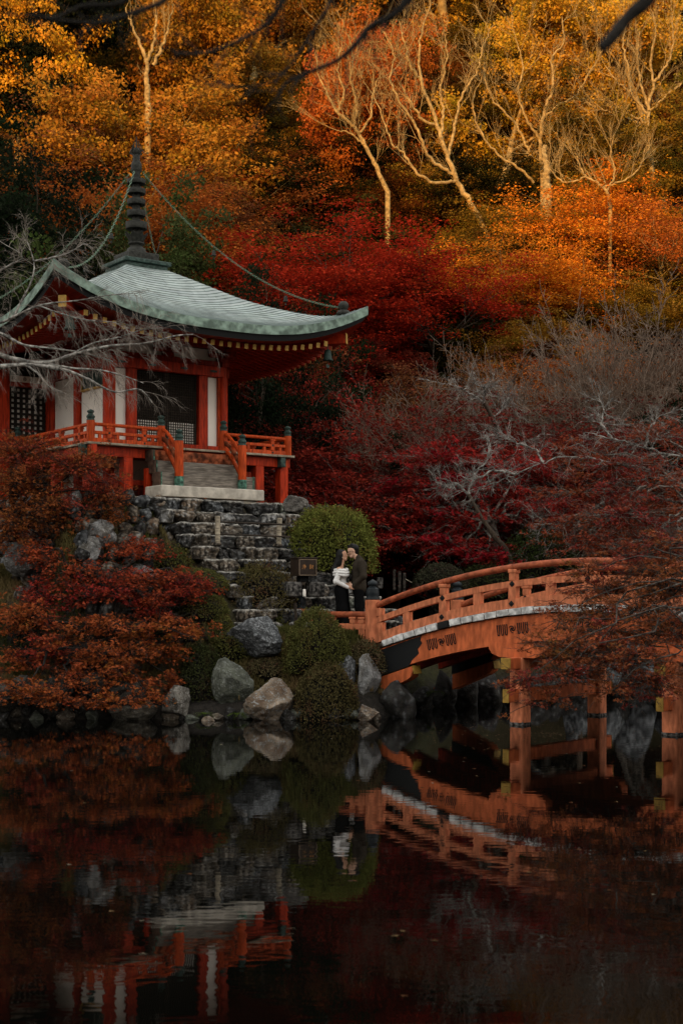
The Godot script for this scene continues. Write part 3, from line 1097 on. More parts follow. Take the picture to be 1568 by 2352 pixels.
func build_ground() -> void:
	var xs := []
	var x := -260.0
	while x < 261.0:
		xs.append(x)
		x += 0.3 if absf(x) < 9.0 else (0.7 if absf(x) < 24.0 else (4.0 if absf(x) < 60.0 else 20.0))
	var ds := []
	var d := -70.0
	while d < 190.0:
		ds.append(d)
		d += 6.0 if d < 0.0 else (0.6 if d < 24.0 else (0.3 if d < 42.0 else (0.9 if d < 60.0 else 4.0)))
	var b := MB.new()
	var rows := []
	for dd in ds:
		var r := []
		for xx in xs:
			r.append(Vector3(xx, ground_h(xx, dd), -dd))
		rows.append(r)
	b.sheet(rows)
	for i in b.v.size():
		var a := b.v[i]
		var n1 := fn.get_noise_2d(a.x * 2.1 + 40.0, a.z * 2.1)
		var n2 := fn.get_noise_2d(a.x * 0.5 - 90.0, a.z * 0.5)
		var moss := clampf(0.45 + n1 * 0.9 + n2 * 0.5, 0, 1)
		var col := Color(0.085, 0.06, 0.036).lerp(Color(0.042, 0.042, 0.018), moss)
		if a.y < 0.45:
			col = Color(0.03, 0.025, 0.02)
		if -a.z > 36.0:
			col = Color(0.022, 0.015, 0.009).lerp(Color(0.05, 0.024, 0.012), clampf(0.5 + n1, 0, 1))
		if -a.z < 0.0:
			col = Color(0.04, 0.045, 0.022)
		var q := uv_of(a.x, -a.z)
		if q.y < 4.0 and q.y > -4.5 and absf(q.x) < 3.4:
			col = Color(0.26, 0.23, 0.19).lerp(Color(0.2, 0.17, 0.13), moss)
		elif -a.z < 34.0 and -a.z > 28.4 and a.x > -1.2 and a.y > 1.4 and a.y < 1.9:
			col = Color(0.20, 0.18, 0.155).lerp(Color(0.13, 0.105, 0.08), moss)
		b.c[i] = col
	tag(part(self, "ground", b, mat(Color.WHITE, 0.95, "mottle", 1.3, "rough", 1.5, true)), "uneven mossy ground of banks, terrace and forest floor", "ground", "", "structure")
	# the ridge behind the viewer, unseen, its crest shaped to place the shadow line
	var rd := MB.new()
	rows = []
	for i in 6:
		var dd: float = [-60.0, -85.0, -104.0, -110.0, -118.0, -150.0][i]
		var r := []
		for j in 261:
			var xx := -150.0 + j * 1.0
			var crest := RIDGE_H - RIDGE_SLOPE * (xx + 64.0) - RIDGE_DROP * smoothstep(-65.0, -57.0, xx) + fn.get_noise_1d(xx * 3.0) * 3.4 + fn.get_noise_1d(xx * 11.0 + 300.0) * 2.6
			var hh: float = [9.0, crest * 0.55, crest * 0.93, crest, crest * 0.93, crest * 0.5][i]
			r.append(Vector3(xx, hh, -dd))
		rows.append(r)
	rd.sheet(rows, true)
	tag(part(self, "hill", rd, mat(lin(0.03, 0.034, 0.016), 0.95)), "dark unseen ridge behind the viewer, crest shaped to shade the lower hillside", "hill", "", "structure")
	# water
	var w := MB.new()
	w.quad(Vector3(-60, 0, -4.5), Vector3(60, 0, -4.5), Vector3(60, 0, -36.5), Vector3(-60, 0, -36.5))
	var m := StandardMaterial3D.new()
	m.albedo_color = lin(0.0012, 0.0012, 0.0009)
	m.roughness = 0.0
	m.metallic_specular = 0.33
	m.normal_enabled = true
	m.normal_scale = 0.022
	m.uv1_triplanar = true
	m.uv1_world_triplanar = true
	m.uv1_scale = Vector3(0.22, 1.0, 0.75)
	var nt := FastNoiseLite.new()
	nt.seed = 12
	nt.frequency = 0.012
	nt.fractal_octaves = 3
	var tex := NoiseTexture2D.new()
	tex.width = 512
	tex.height = 512
	tex.seamless = true
	tex.as_normal_map = true
	tex.bump_strength = 6.0
	tex.noise = nt
	m.normal_texture = tex
	tag(part(self, "pond_water", w, m), "dark still pond water reflecting the bridge and trees", "pond", "", "structure")

var ico_cache := {}

func ico(level: int) -> Array:   # [unit points, triangles]
	if ico_cache.has(level):
		return ico_cache[level]
	var g := (1.0 + sqrt(5.0)) / 2.0
	var pts := []
	for s in [[-1, g, 0], [1, g, 0], [-1, -g, 0], [1, -g, 0], [0, -1, g], [0, 1, g], [0, -1, -g], [0, 1, -g], [g, 0, -1], [g, 0, 1], [-g, 0, -1], [-g, 0, 1]]:
		pts.append(Vector3(s[0], s[1], s[2]).normalized())
	var tri := [[0, 11, 5], [0, 5, 1], [0, 1, 7], [0, 7, 10], [0, 10, 11], [1, 5, 9], [5, 11, 4], [11, 10, 2], [10, 7, 6], [7, 1, 8], [3, 9, 4], [3, 4, 2], [3, 2, 6], [3, 6, 8], [3, 8, 9], [4, 9, 5], [2, 4, 11], [6, 2, 10], [8, 6, 7], [9, 8, 1]]
	for l in level:
		var mid := {}
		var next := []
		for t in tri:
			var m := []
			for k in 3:
				var a: int = t[k]
				var b: int = t[(k + 1) % 3]
				var key := Vector2i(mini(a, b), maxi(a, b))
				if not mid.has(key):
					mid[key] = pts.size()
					pts.append(((pts[a] + pts[b]) * 0.5).normalized())
				m.append(mid[key])
			next.append_array([[t[0], m[0], m[2]], [t[1], m[1], m[0]], [t[2], m[2], m[1]], [m[0], m[1], m[2]]])
		tri = next
	ico_cache[level] = [pts, tri]
	return ico_cache[level]

# a boulder: a ball cut by random planes and roughened; cols = [main, second, lichen], lichen share 0..1
func rock_mesh(size: Vector3, seed_n: int, level: int, cols: Array, lichen := 0.3, cuts := 11, rough := 0.05, flat_top := false) -> MB:
	var r := RandomNumberGenerator.new()
	r.seed = seed_n
	var planes := []
	for i in cuts:
		var n := Vector3(r.randf_range(-1, 1), r.randf_range(-0.7, 1), r.randf_range(-1, 1)).normalized()
		planes.append([n, r.randf_range(0.5, 0.86)])
	if flat_top:
		planes.append([Vector3.UP, 0.6])
	var src := ico(level)
	var b := MB.new()
	var off := Vector3(seed_n * 3.7, seed_n * 1.3, 0)
	for u in src[0]:
		var d := 1.0
		for pl in planes:
			var f: float = u.dot(pl[0])
			if f > 0.05:
				d = minf(d, pl[1] / f)
		var q: Vector3 = u * d
		d *= 1.0 + rough * 1.6 * fn.get_noise_3dv(q * 55.0 + off * 30.0) + rough * fn.get_noise_3dv(q * 170.0 + off * 30.0)
		var w: float = 0.5 + 0.9 * fn.get_noise_3dv(q * Vector3(60, 25, 60) + off * 40.0)
		var col: Color = cols[0].lerp(cols[1], clampf(w, 0, 1))
		var l := fn.get_noise_3dv(q * 190.0 + off * 50.0) * 0.6 + fn.get_noise_3dv(q * 700.0 + off) * 0.9
		if l > 0.42 - lichen * 0.8:
			col = col.lerp(cols[2], clampf((l - 0.42 + lichen * 0.8) * 5.0, 0.0, 0.8))
		b.tint = col
		b.p(u * d * size)
	for t in src[1]:
		b.t(t[0], t[1], t[2])
	return b

const GREY := [Color(0.10, 0.105, 0.11), Color(0.05, 0.05, 0.05), Color(0.30, 0.31, 0.32)]
const BROWN := [Color(0.17, 0.135, 0.10), Color(0.07, 0.055, 0.042), Color(0.34, 0.31, 0.27)]
const PALE := [Color(0.26, 0.255, 0.25), Color(0.14, 0.125, 0.105), Color(0.40, 0.40, 0.40)]
const TAN := [Color(0.30, 0.235, 0.175), Color(0.10, 0.06, 0.036), Color(0.34, 0.36, 0.36)]
const GREEN := [Color(0.125, 0.13, 0.105), Color(0.075, 0.08, 0.06), Color(0.25, 0.26, 0.24)]
const DARK := [Color(0.045, 0.042, 0.038), Color(0.025, 0.022, 0.02), Color(0.16, 0.16, 0.16)]

func boulder(label: String, px: float, py: float, d: float, wpx: float, hpx: float, seed_n: int, cols: Array, lichen := 0.3, depth := 0.8, turn := 0.0, group := "", cuts := 11) -> void:
	# px, py: the middle of its visible part; wpx, hpx: its size, in the photograph's frame
	var s := d / F
	var size := Vector3(wpx * s * 0.5 * 0.98, hpx * s * 0.5 * 0.98, wpx * s * 0.5 * depth * 0.98)
	var o := rock_mesh(size, seed_n, 5 if wpx > 60 and seed_n < 110 else 4, cols, lichen, cuts)
	var m := part(self, "boulder", o, M.rock, at(px, py, d))
	m.rotation.z = turn
	tag(m, label, "boulder", group if group else "boulders along the pond bank")

func build_stonework() -> void:
	# stone stair of rough blocks, twelve risers down from the terrace
	var S := thing("stone_stair", "broad stair of rough dark stone blocks climbing to the temple hall", "stair", hall(-0.1, 1.6, 6.6), HALL_TURN)
	var lim := [[-2.05, 1.75], [-1.75, 1.8], [-1.6, 1.85], [-1.5, 1.9], [-1.3, 1.9], [-1.15, 2.2], [-0.95, 2.4], [-0.8, 2.6], [-0.75, 2.9], [-0.9, 3.3], [-1.0, 4.2]]
	var n := 11
	for i in n:
		var top: float = 4.50 - i * 0.265
		var v0 := 4.16 + i * 0.235
		var u: float = lim[i][0] - rnd(0, 0.1)
		while u < lim[i][1] - 0.1:
			var w := rnd(0.28, 0.72)
			if lim[i][1] - u - w < 0.25:
				w = lim[i][1] - u
			var pal: Array = [BROWN, GREY, DARK, BROWN, PALE, GREEN, DARK][rng.randi() % 7]
			if i > 3 and rnd() < 0.5:
				pal = [DARK, BROWN][rng.randi() % 2]
			if i < 2 and rnd() < 0.25:
				pal = TAN
			var b := rock_mesh(Vector3(1, 1, 1), rng.randi() % 9999, 3, pal, 0.35, 4, 0.03)
			# squeeze the ball towards a block
			for k in b.v.size():
				var a := b.v[k]
				var m := maxf(absf(a.x), maxf(absf(a.y), absf(a.z)))
				var c := a / maxf(m, 0.01) * a.length()
				var e := a.lerp(c, 0.93) * 1.04
				e = Vector3(clampf(e.x, -1.0, 1.0), clampf(e.y, -1, 1.0), clampf(e.z, -1.0, 1.0))
				b.v[k] = Vector3(e.x * w * 0.492, e.y * 0.15, e.z * 0.3)
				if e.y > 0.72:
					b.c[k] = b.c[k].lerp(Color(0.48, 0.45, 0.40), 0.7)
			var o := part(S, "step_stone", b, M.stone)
			var wp := hall(u + w / 2, top - 0.15 + rnd(-0.006, 0.006), v0 - 0.2 + rnd(-0.02, 0.02))
			o.transform = S.transform.affine_inverse() * Transform3D(Basis(Vector3.UP, HALL_TURN + rnd(-0.02, 0.02)), wp)
			u += w
	# rubble wall of the terrace left of the stair and round its right end
	var W := thing("rubble_wall", "rough rubble retaining wall under the temple terrace, left of the stone stair", "retaining wall", hall(-3, 3, 4.5), HALL_TURN)
	var spots := []
	for j in 9:
		var u := -3.7 + rnd(0, 0.15)
		while u < -1.5:
			spots.append([u, 4.40 - j * 0.29 + rnd(-0.06, 0.06), 4.12 + j * 0.11 + rnd(-0.05, 0.05), 0.0])
			u += rnd(0.26, 0.44)
	for j in 6:
		for i in 5:
			spots.append([1.95 + i * 0.36 + rnd(-0.05, 0.05), 4.38 - j * 0.3, 4.0 + j * 0.1 - i * 0.05, 0.0])
	for j in 7:
		for i in 9:
			spots.append([-3.72 - j * 0.12, 4.38 - j * 0.32, 3.8 - i * 0.42 + rnd(-0.08, 0.08), 1.57])
	for sp in spots:
		var sz := Vector3(rnd(0.15, 0.25), rnd(0.14, 0.22), rnd(0.14, 0.2))
		var pal: Array = [BROWN, DARK, BROWN, GREY, PALE, DARK, TAN][rng.randi() % 7]
		var b := rock_mesh(sz, rng.randi() % 9999, 2, pal, 0.3, 6, 0.05)
		var o := part(W, "stone", b, M.stone)
		o.transform = W.transform.affine_inverse() * Transform3D(Basis(Vector3.UP, HALL_TURN + sp[3] + rnd(-0.3, 0.3)) * Basis(Vector3.FORWARD, rnd(-0.5, 0.5)), hall(sp[0], sp[1], sp[2]))
	# low kerb of blocks at the back of the path
	var K := thing("path_kerb", "low kerb of pale rough stones behind the path, right of the couple", "kerb", at(930, 1380, 31.6))
	for i in 9:
		var b := rock_mesh(Vector3(rnd(0.24, 0.34), rnd(0.16, 0.2), 0.2), rng.randi() % 9999, 3, [PALE, GREY, BROWN][i % 3], 0.4, 6, 0.05)
		var wp := Vector3(0.75 + i * 0.52, 1.70 + rnd(-0.03, 0.05), -31.9 - i * 0.12)
		part(K, "kerb_stone", b, M.stone).position = wp - K.position
	# boulders
	boulder("big dark slate boulder with pale lichen flecks, widest of the slope", 590, 1458, 28.3, 168, 104, 11, GREY, 0.42, 0.7, -0.1)
	boulder("tan and rust streaked boulder with its foot in the pond", 617, 1608, 27.4, 122, 112, 23, TAN, 0.2, 0.8)
	boulder("tall greenish slab boulder left of the rust streaked one", 540, 1574, 27.75, 112, 140, 37, GREEN, 0.2, 0.6, 0.25)
	boulder("squat pale streaked boulder at the waterline, left of the greenish slab", 405, 1618, 27.5, 105, 90, 41, [Color(0.22, 0.2, 0.17), Color(0.07, 0.06, 0.05), Color(0.36, 0.34, 0.31)], 0.3, 0.8)
	boulder("flat topped brown boulder at the waterline, under the red maple", 305, 1622, 27.5, 120, 85, 47, [Color(0.13, 0.115, 0.09), Color(0.06, 0.05, 0.04), Color(0.26, 0.25, 0.23)], 0.2, 0.8)
	boulder("dark pointed boulder beside the lower clipped bush", 792, 1548, 27.9, 82, 100, 53, GREY, 0.3, 0.9, -0.35)
	boulder("upright pale boulder nearest the bridge foot", 847, 1558, 28.0, 66, 120, 59, PALE, 0.25, 0.9)
	boulder("small rounded tan boulder lying in the water by the bridge", 843, 1637, 27.1, 62, 44, 61, TAN, 0.2, 0.9)
	boulder("little blue-grey boulder between the low azaleas", 541, 1331, 30.4, 66, 40, 67, PALE, 0.3, 0.8)
	boulder("blue-grey lichened boulder on the left of the stone stair", 462, 1215, 31.6, 75, 80, 71, [Color(0.17, 0.19, 0.2), Color(0.09, 0.095, 0.1), Color(0.3, 0.33, 0.35)], 0.35, 0.8)
	boulder("dark boulder wedged under the blue-grey one by the stair", 485, 1245, 31.3, 70, 70, 73, DARK, 0.35, 0.8)
	boulder("grey slab boulder half hidden by the maple, highest on the left bank", 222, 1222, 29.3, 95, 75, 79, PALE, 0.25, 0.7, 0.3)
	boulder("striped grey boulder below the high slab on the left bank", 205, 1265, 29.1, 75, 70, 83, PALE, 0.2, 0.7)
	boulder("grey boulder at the left edge among red leaves", 70, 1285, 29.3, 125, 90, 89, [Color(0.18, 0.18, 0.175), Color(0.09, 0.08, 0.07), Color(0.3, 0.3, 0.3)], 0.25, 0.7)
	boulder("pale speckled boulder showing through the middle of the red maple", 340, 1322, 29.0, 90, 50, 97, PALE, 0.4, 0.7)
	boulder("white speckled rock at the foot of the rubble wall", 385, 1272, 30.6, 45, 40, 101, PALE, 0.5, 0.8)
	boulder("light grey block of the terrace right end beside the round bush", 672, 1158, 32.4, 75, 42, 103, [Color(0.2, 0.18, 0.16), Color(0.12, 0.11, 0.1), Color(0.3, 0.28, 0.26)], 0.2, 0.9)
	boulder("tiny tan stone at the waterline with fern around it", 480, 1655, 27.1, 36, 22, 107, TAN, 0.2, 0.9)
	# dark rocks that line the left shore
	for i in 24:
		var px := -60.0 + i * 15.5 + rnd(-8, 8)
		boulder("dark mossy rock in the shaded rocky shore under the left maple", px, 1608 + rnd(-50, 38), 27.35 + rnd(-0.1, 0.35), rnd(50, 85), rnd(45, 75), 200 + i, [Color(0.06, 0.052, 0.042), Color(0.03, 0.026, 0.022), Color(0.14, 0.13, 0.12)], 0.22, 0.8, rnd(-0.4, 0.4), "dark rocks along the left shore")
	for i in 34:
		var x := -7.6 + i * 0.25 + rnd(-0.08, 0.08)
		var sz := Vector3(rnd(0.12, 0.24), rnd(0.1, 0.24), rnd(0.12, 0.2))
		var o := part(self, "shore_stone", rock_mesh(sz, 400 + i, 3, [DARK, BROWN, DARK, GREEN][i % 4], 0.2), M.rock, Vector3(x, rnd(0.0, 0.14), -shore(x) - rnd(0.12, 0.4)))
		o.rotation.y = rnd(0, 6)
		tag(o, "small dark stone at the waterline between the larger boulders of the left bank", "stone", "small stones along the waterline")
	for i in 13:
		var x := 1.1 + i * 0.55
		var dd := shore(x) - 0.05
		var o := part(self, "shore_rock", rock_mesh(Vector3(rnd(0.3, 0.5), rnd(0.35, 0.6), 0.4), 300 + i, 3, DARK, 0.15), M.rock, Vector3(x, rnd(0.1, 0.35), -dd - 0.25))
		tag(o, "dark stone in the shaded bank under the arched bridge", "rock", "dark stones of the bank under the bridge")
	for i in 5:
		var x := 5.6 + i * 0.75
		var o := part(self, "shore_rock", rock_mesh(Vector3(rnd(0.4, 0.6), rnd(0.5, 0.8), 0.5), 340 + i, 3, GREY, 0.5), M.rock, Vector3(x, rnd(0.5, 0.9), -shore(x) - 0.2))
		tag(o, "grey lichened stone of the far bank behind the bridge piers", "rock", "grey stones of the far bank")

# ---------- plants ----------
class Leaves:   # many small folded leaves in one mesh
	var v := PackedVector3Array()
	var n := PackedVector3Array()
	var c := PackedColorArray()
	var ix := PackedInt32Array()

	func leaf(o: Vector3, dir: Vector3, nor: Vector3, len: float, wid: float, col: Color) -> void:
		var i := v.size()
		var sd := dir.cross(nor) * wid
		v.push_back(o)
		v.push_back(o + dir * len * 0.55 + sd)
		v.push_back(o + dir * len)
		v.push_back(o + dir * len * 0.55 - sd)
		n.push_back(nor)
		n.push_back(nor)
		n.push_back(nor)
		n.push_back(nor)
		c.push_back(col)
		c.push_back(col)
		c.push_back(col)
		c.push_back(col)
		ix.push_back(i)
		ix.push_back(i + 2)
		ix.push_back(i + 1)
		ix.push_back(i)
		ix.push_back(i + 3)
		ix.push_back(i + 2)

	# three-fingered maple leaf
	func maple(o: Vector3, dir: Vector3, nor: Vector3, len: float, col: Color) -> void:
		leaf(o, dir, nor, len, len * 0.2, col)
		var sd := dir.cross(nor)
		leaf(o, (dir * 0.55 + sd * 0.8), nor, len * 0.8, len * 0.16, col)
		leaf(o, (dir * 0.55 - sd * 0.8), nor, len * 0.8, len * 0.16, col)

	func commit() -> ArrayMesh:
		return MB.arrays(v, n, c, ix)

func rand_unit() -> Vector3:
	var z := rnd(-1, 1)
	var a := rnd(0, TAU)
	var r := sqrt(1 - z * z)
	return Vector3(r * cos(a), z, r * sin(a))

# Branching: grows a limb and its side shoots into mb; collects the ends of the last shoots in tips as [point, direction]
func limb(mb: MB, o: Vector3, dir: Vector3, len: float, rad: float, level: int, cfg: Dictionary, tips: Array) -> void:
	var steps: int = cfg.steps[mini(level, cfg.steps.size() - 1)]
	var pts := PackedVector3Array([o])
	var rr := PackedFloat32Array([rad])
	var d := dir.normalized()
	var p := o
	var last: bool = level >= cfg.levels - 1
	var end_r: float = rad * (0.3 if not last else 0.35)
	var lift: float = cfg.lift[mini(level, cfg.lift.size() - 1)]
	for i in steps:
		d = (d + rand_unit() * cfg.wobble + Vector3.UP * lift).normalized()
		p += d * len / steps
		pts.push_back(p)
		rr.push_back(lerpf(rad, end_r, float(i + 1) / steps))
	for i in rr.size():
		rr[i] = maxf(rr[i], cfg.get("least", 0.003))
	mb.tube(pts, rr, cfg.sides[mini(level, cfg.sides.size() - 1)], level == 0)
	if last:
		tips.append([p, d])
		return
	var kids: int = cfg.kids[mini(level, cfg.kids.size() - 1)]
	for k in kids:
		var s := lerpf(cfg.bare[mini(level, cfg.bare.size() - 1)], 1.0, (k + rnd(0.2, 0.9)) / kids)
		var f := s * steps
		var i := mini(int(f), steps - 1)
		var q := pts[i].lerp(pts[i + 1], f - i)
		var dd := (pts[i + 1] - pts[i]).normalized()
		var sd := dd.cross(rand_unit()).normalized()
		if cfg.has("flat"):
			sd.y *= cfg.flat
			sd = sd.normalized()
		var ang: float = cfg.angle[mini(level, cfg.angle.size() - 1)] * rnd(0.75, 1.25)
		var nd := dd * cos(ang) + sd * sin(ang)
		var nl: float = len * cfg.shrink[mini(level, cfg.shrink.size() - 1)] * rnd(0.7, 1.2) * (1.15 - 0.45 * s)
		limb(mb, q, nd, nl, lerpf(rad, end_r, s) * 0.62, level + 1, cfg, tips)
	# the limb itself goes on
	limb(mb, p, d, len * 0.6, end_r, level + 1, cfg, tips)

const MAPLE := {"levels": 4, "steps": [5, 5, 4, 3], "lift": [0.06, 0.02, -0.005, -0.01], "wobble": 0.16, "sides": [7, 5, 4, 3], "kids": [6, 6, 5], "bare": [0.35, 0.25, 0.2], "angle": [0.95, 0.9, 0.8], "shrink": [0.85, 0.62, 0.55], "flat": 0.35}
const BROAD := {"levels": 4, "steps": [6, 5, 4, 3], "lift": [0.1, 0.08, 0.03, 0.0], "wobble": 0.15, "sides": [7, 5, 4, 3], "kids": [7, 6, 5], "bare": [0.3, 0.25, 0.2], "angle": [0.8, 0.8, 0.8], "shrink": [0.62, 0.6, 0.5]}
const BARE := {"levels": 6, "steps": [6, 6, 5, 4, 3, 2], "lift": [0.05, 0.09, 0.08, 0.05, 0.03, 0.02], "wobble": 0.2, "sides": [7, 6, 4, 4, 3, 3], "kids": [4, 4, 4, 4, 3], "bare": [0.3, 0.2, 0.15, 0.1, 0.1], "angle": [0.6, 0.6, 0.65, 0.7, 0.8], "shrink": [0.85, 0.66, 0.58, 0.52, 0.5], "least": 0.0042}

var crowns := {}    # kind -> list of [wood mesh, leaf mesh], built for a tree 6 m high

func spray(L: Leaves, tip: Vector3, dir: Vector3, n: int, r: float, flat: float, len: float, droop: float) -> void:
	var tone := rnd(0.6, 1.3)
	var hue := rnd(-0.12, 0.18)
	for i in n:
		var q := rand_unit() * pow(rnd(), 0.45)
		q.y *= flat
		var o := tip + q * r + dir * rnd(-0.2, 0.15) * r
		var d := Vector3(rnd(-1, 1), -droop + rnd(-0.4, 0.3), rnd(-1, 1)).normalized()
		var nn := (Vector3.UP * 0.9 + rand_unit() * 0.75).normalized()
		nn = (nn - d * nn.dot(d)).normalized()
		var g := tone * rnd(0.75, 1.25)
		var l := len * rnd(0.75, 1.3)
		L.leaf(o, d, nn, l, l * 0.3, Color(g * (1.0 + hue * 0.2), g * (1.0 + hue * 2.0 + rnd(-0.12, 0.2)), g))

func make_crowns() -> void:
	crowns.maple = []
	for k in 3:
		var w := MB.new()
		var tips := []
		for st in 2 + k % 2:
			limb(w, Vector3(rnd(-0.1, 0.1), -0.3, rnd(-0.1, 0.1)), Vector3(rnd(-0.5, 0.5), 1, rnd(-0.5, 0.5)), 2.6, 0.13, 0, MAPLE, tips)
		var L := Leaves.new()
		for t in tips:
			spray(L, t[0], t[1], 60, 0.45, 0.26, 0.075, 0.25)
		crowns.maple.append([w.commit(), L.commit()])
	crowns.broad = []
	for k in 3:
		var w := MB.new()
		var tips := []
		limb(w, Vector3(0, -0.3, 0), Vector3(rnd(-0.15, 0.15), 1, rnd(-0.15, 0.15)), 4.2, 0.17, 0, BROAD, tips)
		var L := Leaves.new()
		for t in tips:
			spray(L, t[0], t[1], 160, 0.38, 0.65, 0.085, 0.7)
		crowns.broad.append([w.commit(), L.commit()])
	crowns.bare = []
	for k in 5:
		var w := MB.new()
		var tips := []
		for st in 2:
			limb(w, Vector3(rnd(-0.15, 0.15), -0.3, rnd(-0.15, 0.15)), Vector3(rnd(-0.7, 0.7), 1, rnd(-0.5, 0.5)), 2.5, 0.10, 0, BARE, tips)
		crowns.bare.append([w.commit(), null])

func tree(called: String, label: String, kind: String, which: int, px: float, d: float, height: float, leaf: Material, wood: Material, turn := 0.0, group := "", wide := 1.0, lift := 0.0) -> Node3D:
	var x := (px - 784.0) / F * d
	var t := thing(called, label, "tree", Vector3(x, ground_h(x, d) - 0.1 + lift, -d), turn, group)
	var pr: Array = crowns[kind][which % crowns[kind].size()]
	var s := height / 6.0
	var tr := part(t, "trunk", pr[0], wood)
	tr.scale = Vector3(s * wide, s, s * wide)
	if pr[1]:
		var cr := part(t, "crown", pr[1], leaf)
		cr.scale = tr.scale
	return t

func slope_depth(px: float, py: float) -> float:
	var d := 26.9
	while d < 40.0:
		var q := at(px, py, d)
		if ground_h(q.x, d) >= q.y:
			break
		d += 0.05
	return d

# a clipped or loose bush: leaves over a lumpy dome with twigs inside
func bush(called: String, label: String, px: float, py: float, d: float, wpx: float, hpx: float, leaf: Material, n: int, len: float, loose := 0.1, depth := 0.9, group := "", stems := 14, boxy := 2.0) -> void:
	if d == 0.0:   # stands where the slope is at its foot
		d = slope_depth(px, py + hpx * 0.4)
	var s := d / F
	var c := at(px, py + hpx * 0.5, d)     # foot of the bush
	var R := Vector3(wpx * s * 0.5, hpx * s, wpx * s * 0.5 * depth)
	var t := thing(called, label, "bush", c, 0.0, group)
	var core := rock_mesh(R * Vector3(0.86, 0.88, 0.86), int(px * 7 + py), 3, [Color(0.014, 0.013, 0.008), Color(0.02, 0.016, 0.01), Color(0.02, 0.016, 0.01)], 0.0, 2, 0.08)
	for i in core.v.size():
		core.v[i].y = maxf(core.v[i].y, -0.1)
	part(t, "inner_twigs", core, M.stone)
	var L := Leaves.new()
	var off := Vector3(px, py, d)
	var toneoff := rnd(0, 100)
	for i in n:
		var u := rand_unit()
		if u.y < -0.12:
			u.y = -u.y
		var lump := 1.0 + 0.09 * fn.get_noise_3dv(u * 90.0 + off) + 0.05 * fn.get_noise_3dv(u * 240.0 + off)
		if boxy > 2.0:
			u /= pow(pow(absf(u.x), boxy) + pow(absf(u.y), boxy) + pow(absf(u.z), boxy), 1.0 / boxy)
		var q := u * R * lump * (1.0 - rnd() * rnd() * 0.16 + rnd() * rnd() * loose)
		var nn := (u / R).normalized()
		var dd := (rand_unit() + nn * 0.7 + Vector3(0, 0.2, 0)).normalized()
		var no := (nn + rand_unit() * 0.8).normalized()
		no = (no - dd * no.dot(dd)).normalized()
		var patch := fn.get_noise_3dv(u * 120.0 + off * 2.0)
		var g := rnd(0.6, 1.3) * (1.0 + patch * 0.45)
		var br := clampf(fn.get_noise_3dv(u * 70.0 - off) * 1.5 + (0.25 if rnd() < 0.2 else 0.0), 0, 1)
		var l := len * rnd(0.7, 1.3)
		L.leaf(q, dd, no, l, l * 0.32, Color(g * (1.0 + 0.9 * br), g * (1.0 - 0.1 * br), g * (1.0 + 0.3 * br)))
	part(t, "foliage", L.commit(), leaf)
	var w := MB.new()
	for i in stems:
		var u := rand_unit()
		u.y = absf(u.y) * 0.6
		var a := u * R * 0.7
		var e := (u + rand_unit() * 0.2) * R * rnd(0.95, 1.04)
		w.tube(PackedVector3Array([a, (a + e) * 0.5 + rand_unit() * 0.04, e]), PackedFloat32Array([0.012, 0.009, 0.005]), 4)
	tag(part(t, "twigs", w, M.bark_pale), "", "", "", "stuff")

# ---------- the wooded hillside ----------
const BASE_TREE := 0

